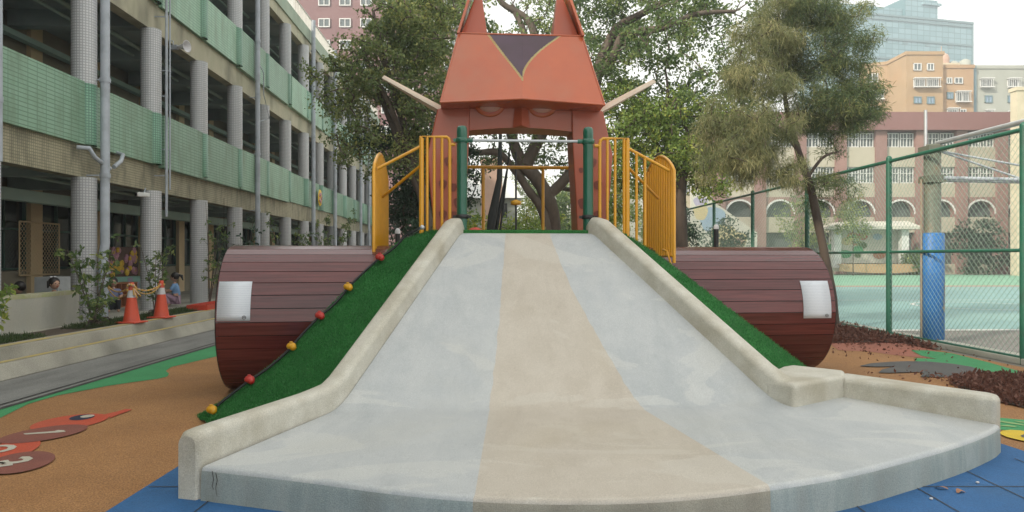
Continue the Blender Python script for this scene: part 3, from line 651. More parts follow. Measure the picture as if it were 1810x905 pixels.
# ================================================================== FOX HEAD
fox = empty('fox_head_arch', (.115, 9.4, 1.775), AX, 'orange faceted fox head on two legs standing over the slide deck', 'play sculpture')
def fleg(s_):
    m = MB(); outer_ = [(1.10,0),(1.16,.5),(1.20,1.06),(1.07,1.64)]; inner_ = [(.73,0),(.71,.5),(.67,1.15),(.655,1.64)]
    vs = []; D = [.0,.0,.0,.0]
    for (xo, z), (xi, z2) in zip(outer_, inner_):
        vs += [(s_*xi,0,z2),(s_*xo,0.02,z),(s_*xo,.55,z),(s_*xi,.5,z2)]
    fs = []
    for k in range(3):
        for j in range(4): a_, b_ = k*4+j, k*4+(j+1) % 4; fs.append((a_, b_, b_+4, a_+4))
    fs += [(0,1,2,3), (12,13,14,15)]; m.add(vs, fs)
    o = m.build('leg', M['fox_rust'], fox, bevel=.02, seg=2)
    for (x, z, r_) in ((.86,.25,.055),(1.00,.27,.05),(.87,.62,.045),(1.0,.66,.05),(.80,.42,.06),(.93,.95,.05),(.78,.85,.03)):
        n = 14; sp = MB(); sp.add([(s_*x+r_*(1+.18*math.sin(3*t))*math.cos(t), -.004, z+r_*1.35*(1+.15*math.cos(2*t))*math.sin(t)) for t in [2*math.pi*i/n for i in range(n)]], [tuple(range(n))]); sp.build('spot', M['fox_spot'], o)
for s_ in (-1, 1): fleg(s_)
# hood: two front facets meeting on a ridge, overhanging the face
hd = MB(); bL, bC, bR = (-1.02,-.38,1.625), (-.02,-.50,1.66), (1.02,-.36,1.625)
tL, tC, tR = (-.80,.02,2.60), (.02,-.06,2.57), (.80,.04,2.60)
BL, BR, TLb, TRb = (-1.02,.75,1.60), (1.02,.75,1.60), (-.62,.8,2.66), (.62,.8,2.66)
def hoodgrid(a_, b_, c_, d_, nu, nv): # bilinear: a bottom-left b bottom-right c top-right d top-left
    return [[tuple(Vector(a_).lerp(Vector(b_), u/nu).lerp(Vector(d_).lerp(Vector(c_), u/nu), v/nv)) for u in range(nu+1)] for v in range(nv+1)]
# marking: a dark wedge with golden edge running from the top to a point on the ridge
NU, NV = 110, 120
def hoodm(sd):
    def f(i, j):
        v = (i+.5)/NV; u = (j+.5)/NU
        dx = (1-u) if sd < 0 else u                      # distance from the ridge, 0..1
        tip = .27
        if v < tip: return 0
        q = (v-tip)/(1-tip); wd = .56*q**1.15 if sd < 0 else .63*q**2.1+.02*q
        if dx < wd-.022-.015*q: return 1
        if dx < wd+.006: return 2
        return 0
    return f
hd.grid(hoodgrid(bL, bC, tC, tL, NU, NV), smooth=False, mf=hoodm(-1)); hd.grid(hoodgrid(bC, bR, tR, tC, NU, NV), smooth=False, mf=hoodm(1))
hd.add([bL,tL,TLb,BL,bR,tR,TRb,BR,bC,tC], [(0,3,2,1),(4,5,6,7),(1,2,6,5,9),(3,7,6,2),(0,8,4,7,3)], 0)
hd.build('hood', [M['fox_orange'], M['fox_dark'], M['fox_gold']], fox, weld=True)
ed = MB(); ed.tube([tL, tC, tR], .012, 6); ed.tube([bL, tL], .012, 6); ed.tube([bR, tR], .012, 6); ed.tube([bL, bC, bR], .016, 6); ed.build('hood_edge', M['fox_orange'], fox)
bw = MB(); z1 = 1.64; n = 10
top = [(-.68+1.36*i/n, .02+(.06*math.cos(math.pi*(i/n-.5))*-1), z1) for i in range(n+1)]; bot = [(x, y+.02, 1.355+.035*math.sin(math.pi*i/n)) for i, (x, y, z) in enumerate(top)]
bw.grid([bot, top], smooth=False); bw.grid([[(x, .45, z) for x, y, z in bot], [(x, .45, z) for x, y, z in top]], smooth=False)
bw.grid([bot, [(x, .45, z) for x, y, z in bot]], smooth=False); bw.build('brow', M['fox_rust'], fox)
no = MB(); no.add([(-.11,-.05,1.38),(.11,-.05,1.38),(.09,-.05,1.63),(-.09,-.05,1.63),(0,-.14,1.40),(0,-.12,1.63)], [(0,4,5,3),(4,1,2,5),(0,1,4),(3,5,2)]); no.build('muzzle', M['fox_rust'], fox)
for x in (-.40, .27):
    e_ = MB(); e_.ball((x,-.03,1.665), .19, 20, sq=(1.0,.20,.75)); eo = e_.build('eye_rim', M['fox_orange'], fox)
    e_ = MB(); e_.ball((x,-.058,1.67), .135, 18, sq=(1.05,.2,.72)); e_.build('eyeball', M['fox_eye'], eo)
for s_ in (-1, 1):
    m = MB(); a0, a1 = .42, .80
    m.hexa([(s_*a0,.10,2.55),(s_*a1,.12,2.55),(s_*a1,.62,2.6),(s_*a0,.5,2.6),(s_*.50,.25,3.20),(s_*.585,.27,3.16),(s_*.585,.40,3.16),(s_*.50,.36,3.20)])
    eo = m.build('ear', M['fox_rust'], fox, bevel=.012)
    m = MB(); m.hexa([(s_*(a1-.01),-.03,2.59),(s_*(a1+.022),-.03,2.59),(s_*(a1+.022),.6,2.6),(s_*(a1-.01),.6,2.6),(s_*.60,.16,3.26),(s_*.635,.16,3.26),(s_*.635,.4,3.26),(s_*.60,.4,3.26)])
    m.build('ear_rim', M['fox_orange'], eo)
    # cheek fin: stacked tapering slats
    m = MB(); 
    for k in range(3):
        dz = k*.035; m.hexa([(s_*1.03,.02+k*.06,1.60+dz),(s_*1.78,.06+k*.05,2.02+dz*.5),(s_*1.78,.14+k*.05,2.02+dz*.5),(s_*1.03,.35+k*.06,1.60+dz),
                (s_*1.03,.02+k*.06,1.625+dz),(s_*1.76,.06+k*.05,2.045+dz*.5),(s_*1.76,.14+k*.05,2.045+dz*.5),(s_*1.03,.35+k*.06,1.625+dz)], 1)
    m.build('cheek_fin', [M['fox_orange'], M['fox_trim']], fox)

# ================================================================== BARREL TUNNELS
def barrel(cx, cy, ang, Lb, sgn, label, plx, pll):
    r_ = .82; root = empty('barrel_tunnel', (cx, cy, 0), ang, label, 'play tunnel', 'slatted barrel tunnels under the deck')
    m = MB(); n = 36; rnd = []
    x0, x1 = (0, Lb) if sgn > 0 else (-Lb, 0)
    for k in range(n):
        a0 = 2*math.pi*(k+.028)/n; a1 = 2*math.pi*(k+.972)/n
        p = [(math.cos(a_)*q, r_+math.sin(a_)*q) for a_, q in ((a0, r_), (a1, r_), (a1, r_-.025), (a0, r_-.025))]
        b0 = len(m.f)
        m.hexa([(x0,p[0][0],p[0][1]),(x1,p[0][0],p[0][1]),(x1,p[1][0],p[1][1]),(x0,p[1][0],p[1][1]),(x0,p[3][0],p[3][1]),(x1,p[3][0],p[3][1]),(x1,p[2][0],p[2][1]),(x0,p[2][0],p[2][1])])
        rnd += [random.random()]*6
    o = m.build('slat_shell', M['barrel_wood'], root); at = o.data.attributes.new('rnd', 'FLOAT', 'FACE'); at.data.foreach_set('value', rnd)
    i_ = MB(); i_.lathe([(r_-.027,x0+.01),(r_-.027,x1-.01),(r_-.06,x1-.01),(r_-.06,x0+.01),(r_-.027,x0+.01)], (0,0,r_), 48, axis='x'); i_.build('inner_lining', M['barrel_dark'], root)
    e_ = MB(); e_.lathe([(r_-.06,-.004*sgn),(r_-.008,-.012*sgn),(r_-.008,.012*sgn)], (0,0,r_), 48, axis='x'); e_.build('end_hoop', M['barrel_dark'], root)
    # plaque bent to the barrel
    a_lo, a_hi = pll; rows = []; uvs = []
    for k in range(9):
        a_ = a_lo+(a_hi-a_lo)*k/8; rows.append([(x, -math.cos(a_)*(r_+.006), r_+math.sin(a_)*(r_+.006)) for x in (plx[0], plx[1])])
    q = MB(); q.grid(rows); rr = [[(x, y*.995, r_+(z-r_)*.995) for x, y, z in r2] for r2 in rows]
    po = q.build('plaque', M['plaque'], root); uv = po.data.uv_layers.new(name='UVMap')
    for lp in po.data.loops:
        v = po.data.vertices[lp.vertex_index].co; uv.data[lp.index].uv = ((v.x-plx[0])/(plx[1]-plx[0]), (v.z)/1.0*2)
    sd = po.modifiers.new('thick', 'SOLIDIFY'); sd.thickness = .004
    lg = MB(); a_ = a_lo+(a_hi-a_lo)*.07; c = Vector((plx[1]-.06, -math.cos(a_)*(r_+.009), r_+math.sin(a_)*(r_+.009)))
    for k in range(3): pass
    lg.tube([(c.x+.018*math.cos(t), c.y-.0, c.z+.018*math.sin(t)) for t in [2*math.pi*i/12 for i in range(13)]], .003, 4); lg.tube([(c.x-.01,c.y,c.z),(c.x+.01,c.y,c.z)], .003, 4)
    lg.build('stamp', M['rubber_grey'], po)
    return root
barrel(-3.20, 8.40, R(8.5), 1.9, 1, 'dark red slatted barrel tunnel on the left of the slide', (.012, .345), (R(1.5), R(31)))
barrel(3.93, 9.88, R(6), 2.3, -1, 'dark red slatted barrel tunnel on the right of the slide', (-.42, -.06), (R(-5), R(28)))

# ================================================================== SCHOOL ON THE LEFT (green tiled, three open galleries)
sch = empty('school_building', (*S(-7.3, 0), 0), PH, 'long three-storey school with open galleries, round tiled columns and green parapets', 'building')
# local frame: x = 0 is the facade (negative behind it), y runs along it
Y0, Y1 = -8.0, 50.0
ZB = [2.95, 6.47, 9.97]                    # undersides of the edge beams
ZP = [3.56, 7.10]; ZPT = [4.66, 8.18]      # parapet bottom and top
YC = [13.57+2.66*k for k in range(-7, 14)]
def sb(name, mb, mat, parent=sch, **k): return mb.build(name, mat, parent, **k)
FL = .35
for i, z in enumerate(ZB):
    zt = ZP[i] if i < 2 else 10.35
    b_ = MB(); b_.box(-.26, 0.0, Y0, Y1, z, zt); sb('edge_beam', b_, M['tile_beam'] if i == 0 else M['beam_concrete'])
    b_ = MB(); b_.box(-6, -.262, Y0, Y1, z+.38, zt-.01)
    for y in YC: b_.box(-3.0, -.263, y-.14, y+.14, z+.02, z+.38)
    sb('gallery_ceiling', b_, M['soffit'])
    b_ = MB(); b_.box(*((-1.85, -1.62) if i == 0 else (-2.88, -2.7)), Y0, Y1, z-.36+.1*(i > 0), z-.14); b_.box(-3.0, -2.9, Y0, Y1, z-.2, z-.05); b_.tube([(-1.3,Y0,z+.2),(-1.3,Y1,z+.2)], .05, 6); b_.tube([(-1.6,Y0,z+.12),(-1.6,Y1,z+.12)], .035, 6)
    sb('ceiling_duct', b_, M['beam_green'])
b_ = MB(); b_.box(-.28, .06, Y0, Y1, 10.352, 10.85); sb('roof_edge', b_, M['roof_band'])
b_ = MB(); b_.box(-14, -.285, Y0, Y1, 10.36, 10.6); sb('roof', b_, M['concrete'])
b_ = MB(); b_.tube([(-.08,Y0,11.5),(-.08,Y1,11.5)], .035, 6); b_.tube([(-.08,Y0,10.95),(-.08,Y1,10.95)], .02, 6)
y = 8.0
while y < Y1:
    b_.box(-.10, -.06, y-.02, y+.02, 10.85, 11.5); y += .22 if y < 40 else .4
sb('roof_railing', b_, M['roof_rail'])
# parapets: panels two bays long, some standing a little proud
for f in range(2):
    k = 0; ys = YC[::2]; ys = [Y0]+ys+[Y1]
    for a_, c_ in zip(ys, ys[1:]):
        if c_-a_ < .3: continue
        pr = (.13, .05, .09, .15, .05)[(k*3+f*2) % 5]; dz = (-.07, 0, -.03, -.06, 0)[(k*3+f*2) % 5]
        b_ = MB(); b_.box(-.12, pr, a_+.012+(.30 if k % 2 else 0), c_-.012, ZP[f]+dz, ZPT[f]); 
        if k % 2: b_.box(-.12, .04, a_+.012, a_+.30, ZP[f], ZPT[f]-.01)
        sb('parapet', b_, M['tile_green']); k += 1
# columns
for f in range(3):
    z0 = (FL, ZP[0], ZP[1])[f]; z1 = ZB[f]
    for y in YC:
        if y < 7: continue
        c = MB(); zc = ZPT[f-1]-.02 if f else z0
        c.lathe([(.21, zc-z0), (.21, z1-z0)], (0,0,0), 28, 0)
        if f: c.lathe([(.213, -.02), (.213, zc-z0), (.0, zc-z0)], (0,0,0), 28, 1)
        o = c.build('column', [M['tile_column'], M['tile_column_green']], sch); o.location = (-.02, y, z0)
# classroom front wall behind each gallery
for f in range(3):
    z0 = (FL, ZP[0], ZP[1])[f]; z1 = ZB[f]+.38
    b_ = MB(); b_.box(-3.25, -3.1, Y0, Y1, z0, z0+.85); b_.box(-3.25, -3.1, Y0, Y1, z0+2.5, z1); sb('classroom_wall', b_, M['inner_wall'])
    for i, y in enumerate(YC):
        if y < 7: continue
        p = MB(); p.box(-3.3, -3.0, y-.22+.9, y+.22+.9, z0, z1); sb('wall_pier', p, M['pillar_beige'])
        if y > 40: continue
        fr = MB(); a_, c_ = y+1.13, y+3.33
        for z in (z0+.87, z0+1.75, z0+2.45): fr.box(-3.2, -3.1, a_, c_, z, z+.05)
        for u in (0, .33, .66, 1): yy = a_+(c_-a_-.05)*u; fr.box(-3.2, -3.098, yy, yy+.05, z0+.87, z0+2.5)
        w_ = sb('window', fr, M['window_frame_green'])
        pn = MB(); pn.box(-3.17, -3.16, a_+.01, c_-.01, z0+.88, z0+2.49); pn.build('pane', M['dark_glass'], w_)
# back of the rooms
b_ = MB(); b_.box(-13.9, -13.6, Y0, Y1, 0, 10.3); b_.box(-13.9, .0, Y1, Y1+.2, 0, 10.3); b_.box(-13.9, -.1, Y0-.2, Y0, 0, 10.3); sb('outer_wall', b_, M['inner_wall'])
# green classroom door and grille on the ground floor
b_ = MB(); b_.box(-3.08, -3.03, 14.9, 15.75, FL, FL+2.1); b_.box(-3.03, -3.0, 15.0, 15.65, FL+.2, FL+.9); d_ = sb('door', b_, M['window_frame_green'])
b_ = MB(); b_.box(-3.03, -2.98, 15.62, 15.68, FL+1.0, FL+1.15); b_.build('handle', M['grey_metal'], d_)
b_ = MB()
for i in range(-10, 22):
    ya = 16.5+i*.11
    for sg in (1, -1):
        pts = []
        for k in range(2): 
            yy = ya+(1.2*k if sg > 0 else 1.2*(1-k)); pts.append((-3.0, yy, FL+.75+1.2*k))
        (y_a, z_a), (y_b, z_b) = (pts[0][1:], pts[1][1:])
        lo, hi = 16.5, 18.0; t0, t1 = 0, 1
        if y_b != y_a:
            ta, tb = (lo-y_a)/(y_b-y_a), (hi-y_a)/(y_b-y_a); t0, t1 = max(0, min(ta, tb)), min(1, max(ta, tb))
        if t1-t0 > .05: b_.tube([(-3.0, y_a+(y_b-y_a)*t, z_a+(z_b-z_a)*t) for t in (t0, t1)], .006, 3)
for s2 in ([(16.5,.75),(18.0,.75)], [(16.5,1.95),(18.0,1.95)], [(16.5,.75),(16.5,1.95)], [(18.0,.75),(18.0,1.95)]): b_.tube([(-3.0, p[0], FL+p[1]) for p in s2], .02, 4)
sb('window_grille', b_, M['pillar_beige'])
# downpipes
def pipe(y, r_, z0=.3, z1=11.2, x=.22, kink=False, mat='pipe_grey', nm='downpipe'):
    b_ = MB(); pts = [(x,y,z0),(x,y,z1)]
    if kink: pts = [(x,y,z0),(x,y,1.55),(x-.0,y+.06,1.75),(x,y+.06,z1)]
    b_.tube(pts, r_, 12)
    z = z0+.9
    while z < z1: b_.lathe([(r_*1.18,-.04),(r_*1.18,.04)], (x,y+(.06 if kink else 0),z), 12); b_.box(-.05, x, y-.012, y+.012, z-.012, z+.012); z += 1.75
    return sb(nm, b_, M[mat])
pipe(13.62, .08, .35, 11.2, .30, True); pipe(22.9, .075); pipe(30.2, .085); pipe(34.5, .085); pipe(41.5, .08); pipe(44.4, .08)
pipe(10.9, .05, 2.9, 11, .2)
pipe(16.35, .028, 2.4, 9.7, .26); pipe(16.5, .018, 3.0, 9.5, .27)
b_ = MB(); b_.tube([(.05,13.2,3.45),(.22,13.3,3.45),(.26,13.4,3.30),(.30,13.85,3.15)], .04, 8); b_.tube([(.05,14.55,3.55),(.22,14.5,3.5),(.28,14.3,3.35),(.30,14.0,3.2)], .04, 8); sb('branch_pipe', b_, M['pipe_grey'])
b_ = MB(); b_.tube([(.16,23.2,7.6),(.30,23.25,7.3),(.22,23.5,6.7),(.28,23.9,6.0),(.12,23.4,5.8),(.14,23.0,6.2)], .018, 5); sb('loose_cable', b_, M['pipe_grey'])
# loudspeaker and camera hanging on the facade: own things
ls = empty('loudspeaker', (*S(-7.3+.25, 17.0), 6.30), PH-R(18), 'pale horn loudspeaker high on the school facade beside a column', 'loudspeaker')
m = MB(); m.lathe([(.0,0),(.03,0),(.045,.10),(.075,.20),(.13,.27),(.14,.28),(.125,.275),(.06,.19),(.0,.16)], (0,-.05,0), 18, axis='x'); m.build('horn', M['cone_white'], ls)
m = MB(); m.box(-.16, .02, -.09, -.01, -.05, .05); m.tube([(-.1,-.05,0),(-.1,-.05,.15),(-.22,-.05,.17)], .012, 6); m.build('bracket', M['pipe_grey'], ls)
sc_ = empty('security_camera', (*S(-7.3+.12, 15.6), 2.86), PH-R(40), 'small pale security camera under the first gallery beam', 'camera')
m = MB(); m.box(-.05, .05, -.16, .10, -.09, .0); m.build('housing', M['white_frame'], sc_, bevel=.015); m = MB(); m.lathe([(.0,-.18),(.035,-.18),(.04,-.15)], (0,0,-.045), 12, axis='y'); m.build('lens', M['black_plastic'], sc_)
m = MB(); m.tube([(0,0,-.01),(0,.03,.10)], .015, 6); m.build('bracket', M['pipe_grey'], sc_)
# low wall in front of the gallery
lwl = MB(); T0 = S(-7.2, 0)
lwl.prism([S(-7.34,5), S(-7.14,5), S(-7.14,13.1), S(-7.34,13.1)], .30, .92)
o = lwl.build('low_wall', M['concrete_wall'], bevel=.015, org=(*S(-7.24, 9), .3)); tag(o, 'low pale concrete wall in front of the gallery, at the left edge', 'wall')
mo_ = MB(); mo_.box(-.105, .1035, -4.0, 4.1, .56, .6235); mo_.v = [(S(0,0)[0]+x*math.cos(PH)-y*math.sin(PH), x*math.sin(PH)+y*math.cos(PH), z) for x, y, z in mo_.v]; mo_.build('mossy_cap', M['moss'], o)
# emblem on the parapet
em = empty('wall_emblem', (*S(-7.3+.17, 31.6), 4.05), PH, 'small colourful round emblem on the green parapet', 'emblem')
m = MB(); m.lathe([(0,.02),(.34,.02),(.36,0)], (0,0,0), 20, axis='x'); m.build('disc', M['flower_yellow'], em)
m = MB()
for k in range(5): t = k*1.256; m.ball((.03,.17*math.cos(t),.17*math.sin(t)), .09, 8, sq=(.3,1,1))
m.build('petals', M['flower_pink'], em)

# corridor things
fd = empty('flower_display', (*S(-9.4, 19.15), .35), PH, 'wall board covered in yellow and pink paper flowers behind the gallery', 'display board')
m = MB(); m.box(-.05, 0, -.9, .9, .66, 1.42); m.build('board', M['flower_dark'], fd)
rr = random.Random(4)
for k in range(46):
    yy, zz = -.82+1.64*rr.random(), .74+.62*rr.random(); q = MB(); r_ = rr.uniform(.06,.11)
    q.lathe([(0,.05),(r_*.5,.06),(r_,.03),(r_*.9,0)], (0,yy,zz), 9, axis='x', smooth=False); q.build('paper_flower', M['flower_yellow'] if rr.random() < .45 else M['flower_pink'], fd)
pt_ = empty('notice_panel', (*S(-9.35, 19.3), .35), PH, 'pale teal painted panel under the flower display', 'panel')
m = MB(); m.box(-.04, 0, -1.15, 1.3, .15, .65); m.build('board', M['poster_teal'], pt_)
m = MB(); m.box(0.001, .01, -.9, -.6, .3, .6); m.box(.001, .01, .1, .35, .35, .62); m.box(.001,.01,.6,.75,.3,.5); m.build('picture', M['mural_violet'], pt_)
sh = empty('cubby_shelf', (*S(-8.55, 17.4), .35), PH, 'small orange wooden cubby shelf behind the left cone', 'shelf')
m = MB()
for i in range(5): m.box(-.15, .15, -.5+i*.25-.012, -.5+i*.25+.012, 0, .56)
for z in (0, .27, .54): m.box(-.151, .151, -.512, .512, z, z+.024)
m.build('carcass', M['wood_orange'], sh); m = MB(); m.box(-.16, -.152, -.5, .5, .02, .54); m.build('back_panel', M['inner_wall'], sh)
cbn = empty('cabinet', (*S(-8.3, 14.35), .35), PH, 'white corridor cabinet with a rail, behind the leafy shrub', 'cabinet')
m = MB(); m.box(-.2, .2, -.3, .3, 0, .78); m.build('carcass', M['cabinet_white'], cbn, bevel=.01); m = MB(); m.box(.201, .215, -.27, .27, .05, .72); m.build('door', M['cabinet_white'], cbn)
m = MB(); m.tube([(.22,-.2,.4),(.24,-.2,.4),(.24,-.2,.55),(.22,-.2,.55)], .008, 6); m.build('handle', M['grey_metal'], cbn)
pst = empty('pink_poster', (*S(-9.2, 20.3), .35), PH, 'small pink and violet posters by the classroom door', 'poster')
for i, (y, z, mt) in enumerate(((-.3,.9,'mural_violet'), (.15,1.0,'flower_pink'), (.5,.85,'cabinet_white'))): m = MB(); m.box(0, .012, y-.13, y+.13, z-.2, z+.2); m.build('sheet', M[mt], pst)

# people: small children in the gallery, grown from a jointed skeleton
def body(name, joints, edges, radii, mat, parent, lv=2):
    me = bpy.data.meshes.new(name); me.from_pydata(joints, edges, []); o = bpy.data.objects.new(name, me); COL.objects.link(o)
    me.skin_vertices.new() if hasattr(me.skin_vertices, 'new') else None
    sk = o.modifiers.new('skin', 'SKIN')
    if not me.skin_vertices: return o
    for i, r_ in enumerate(radii): me.skin_vertices[0].data[i].radius = (r_, r_) if not isinstance(r_, tuple) else r_; me.skin_vertices[0].data[i].use_root = i == 0
    sk.use_smooth_shade = True; ss = o.modifiers.new('sub', 'SUBSURF'); ss.levels = lv; ss.render_levels = lv
    me.materials.append(mat); o.parent = parent; return o
def child(loc, rz, label, shirt, lower='shirt_dark', hair=True, bow=None, sc=1.0, ponytail=False):
    p = empty('person', loc, rz, label, 'person', None); p.scale = (sc,)*3
    # crouching: faces +x; seat low, knees forward
    J = [(0,0,.20),(.0,0,.33),(.02,0,.47),(.03,0,.545),(.035,0,.60),            # pelvis, waist, chest, neck base, neck
         (.03,.12,.50),(.10,.17,.38),(.22,.13,.36),(.27,.11,.37),               # left arm
         (.03,-.12,.50),(.12,-.17,.38),(.23,-.12,.38),(.28,-.10,.39),
         (.02,.07,.17),(.24,.10,.30),(.14,.10,.06),(.22,.10,.025),              # left leg
         (.02,-.07,.17),(.24,-.10,.30),(.14,-.10,.06),(.22,-.10,.025)]
    E = [(0,1),(1,2),(2,3),(3,4),(2,5),(5,6),(6,7),(7,8),(2,9),(9,10),(10,11),(11,12),(0,13),(13,14),(14,15),(15,16),(0,17),(17,18),(18,19),(19,20)]
    Rr = [.10,.09,.095,.05,.035,.042,.033,.026,.022,.042,.033,.026,.022,.065,.05,.035,.03,.065,.05,.035,.03]
    b_ = body('body', J, E, Rr, M['skin'], p)
    # shirt: torso and sleeves, a hair thicker; trousers: pelvis and thighs
    sj = [0,1,2,3,5,6,9,10]; mp = {j: i for i, j in enumerate(sj)}
    body('shirt', [J[j] if j != 0 else (0,0,.24) for j in sj], [(mp[a_], mp[c_]) for a_, c_ in E if a_ in mp and c_ in mp], [Rr[j]+.012 for j in sj], M[shirt], p)
    tj = [0,13,14,15,17,18,19]; mp = {j: i for i, j in enumerate(tj)}
    body('trousers', [J[j] for j in tj], [(mp[a_], mp[c_]) for a_, c_ in E if a_ in mp and c_ in mp], [Rr[j]+.012 for j in tj], M[lower], p)
    h = MB(); h.ball((.045,0,.70), .088, 18, sq=(.98,.88,1.12)); h.ball((.125,0,.69), .014, 8, sq=(1,.8,1.2))
    h.ball((.05,.079,.69), .02, 8, sq=(.8,.4,1.2)); h.ball((.05,-.079,.69), .02, 8, sq=(.8,.4,1.2)); h.build('head', M['skin'], p)
    for s_ in (-1, 1): q = MB(); q.ball((.122,.03*s_,.705), .010, 8); q.build('eye', M['hair'], p)
    q = MB(); q.ball((.121,0,.655), .018, 8, sq=(.4,1,.3)); q.build('mouth', M['grip_red'], p)
    q = MB(); q.ball((.025,0,.725), .098, 18, sq=(.98,.98,1.0))
    if ponytail: q.tube([(-.06,0,.75),(-.12,0,.73),(-.15,0,.62)], [.03,.035,.012], 8)
    q.build('hair', M['hair'], p)
    if bow: q = MB(); q.ball((.0,.035,.82), .03, 8, sq=(.6,1.2,.7)); q.ball((.0,-.035,.82), .03, 8, sq=(.6,1.2,.7)); q.build('hair_bow', M[bow], p)
    return p
child((-8.10, 12.9, .35), R(-25), 'child with a white hair bow looking over the low wall', 'shirt_dark', bow='cone_white', sc=.98, ponytail=True)
child((-8.32, 12.4, .32), R(200), 'child in dark clothes crouching behind the low wall at the left edge', 'shirt_dark', sc=.95)
child((-7.90, 17.2, .35), R(195), 'child in a light blue shirt and pink skirt crouching between the columns', 'shirt_blue', 'skirt_pink', sc=.98, ponytail=True)
child((-8.40, 15.4, .35), R(-60), 'small child in a violet top by the cubby shelf', 'shirt_violet', sc=.9)

# ================================================================== FAR BRICK SCHOOL BEYOND THE COURT
bs = empty('brick_school', (42, 66, 0), 0, 'rose brick school with cream panels, white windows and a row of arches', 'building')
BW = 3.63
def bx(mb, x0, x1, y0, y1, z0, z1, mi=0): mb.box(x0-42, x1-42, y0-66, y1-66, z0, z1, mi)
def pxX(px, Y=66.): return (px-CX)/F*Y
X0 = pxX(1238); PIL = [pxX(1272+71*k) for k in range(10)]
XW0, XW1 = PIL[0]-.5, PIL[-1]+.5
m = MB(); bx(m, XW0, XW1, 65.3, 80, 12.9, 14.5); m.build('roof_band', M['roof_maroon'], bs)
m = MB(); bx(m, XW0, XW1, 66.6, 66.8, 0, 12.9); bx(m, XW0, XW1, 66.8, 80, 12.2, 12.88); m.build('recess_wall', M['recess_dark'], bs)
for k, xc in enumerate(PIL):
    m = MB(); bx(m, xc-.5, xc+.5, 65.75, 66.6, 0, 12.9); m.build('pilaster', M['brick_rose'], bs)
for k in range(len(PIL)-1):
    a_, c_ = PIL[k]+.5, PIL[k+1]-.5; mid = (a_+c_)/2
    for z0, z1 in ((9.67,11.45), (6.95,8.2), (3.75,5.15)): m = MB(); bx(m, a_, c_, 66.0, 66.6, z0, z1); m.build('cream_panel', M['panel_cream'], bs)
    m = MB()   # brick spandrel with an arched opening
    r_ = 1.22; zs_ = 5.40; n = 16; vs = []; 
    pts = [(mid+r_*math.cos(math.pi*(1-i/n)), zs_+r_*.98*math.sin(math.pi*(1-i/n))) for i in range(n+1)]
    tops = [(a_+(c_-a_)*i/n, 6.95) for i in range(n+1)]
    m.grid([[(x-42, -.05, z) for x, z in pts], [(x-42, -.05, z) for x, z in tops]], smooth=False)
    m.grid([[(x-42, -.05, z) for x, z in pts], [(x-42, .55, z) for x, z in pts]], smooth=False)
    bx(m, a_, mid-r_, 65.95, 66.6, 5.15, zs_); bx(m, mid+r_, c_, 65.95, 66.6, 5.15, zs_); m.build('arch_wall', M['brick_rose'], bs)
    m = MB(); m.grid([[(mid-42+q*math.cos(math.pi*(1-i/n)), -.10, zs_+q*.98*math.sin(math.pi*(1-i/n))) for i in range(n+1)] for q in (r_, r_+.16)], smooth=False)
    o = m.build('arch_trim', M['white_frame'], bs); sd = o.modifiers.new('t', 'SOLIDIFY'); sd.thickness = .05
    for z0, z1 in ((11.47,12.75), (8.22,9.64)):
        for s_ in (-1, 1):
            xa, xb = (a_+.05, mid-.06) if s_ < 0 else (mid+.06, c_-.05)
            m = MB(); t_ = .07
            bx(m, xa, xb, 66.15, 66.25, z0, z0+t_); bx(m, xa, xb, 66.15, 66.25, z1-t_, z1); bx(m, xa, xa+t_, 66.151, 66.249, z0, z1); bx(m, xb-t_, xb, 66.151, 66.249, z0, z1)
            mx_ = (xa+xb)/2; bx(m, mx_-.04, mx_+.04, 66.152, 66.248, z0, z1); bx(m, xa, xb, 66.153, 66.247, z0+(z1-z0)*.6, z0+(z1-z0)*.6+.06)
            for q in (.25, .75): xx = xa+(xb-xa)*q; bx(m, xx-.025, xx+.025, 66.17, 66.23, z0, z1)
            wf = m.build('window', M['white_frame'], bs); m = MB(); bx(m, xa, xb, 66.28, 66.3, z0, z1); m.build('pane', M['far_glass'], wf)
    m = MB(); bx(m, a_, c_, 66.0, 66.2, 0, .9); m.build('plinth', M['panel_cream'], bs)
# pale stair tower at the right edge, mural wall at the left end
st = empty('pale_tower', (44.5, 60, 0), 0, 'pale yellow tower at the right edge, in front of the brick school', 'building')
m = MB(); m.box(-3.05, 4, 0, .8, 0, 15.2); m.box(-3.15, 4.1, -.1, .9, 15.2, 15.5); m.build('wall', M['pale_wall'], st)
for z in (11, 8, 5): m = MB(); m.box(-.6, .4, -.06, -.001, z, z+1.2); m.build('window', M['far_glass'], st)
mw = empty('mural_wall', (18.2, 62, 0), 0, 'wall painted with pale blue, yellow and cream shapes left of the brick school', 'wall')
m = MB(); m.hexa([(-3,0,0),(2.6,0,0),(2.6,.4,0),(-3,.4,0),(-3,0,7.6),(2.6,0,3.6),(2.6,.4,3.6),(-3,.4,7.6)]); m.build('wall', M['mural_cream'], mw)
def blob(cx_, cz_, rx, rz_, mat, y=-.01, n=24, nm='painted_shape'):
    q = MB(); q.add([(cx_+rx*(1+.12*math.sin(3*t))*math.cos(t), y, cz_+rz_*(1+.1*math.cos(2*t))*math.sin(t)) for t in [2*math.pi*i/n for i in range(n)]], [tuple(range(n))]); q.build(nm, M[mat], mw)
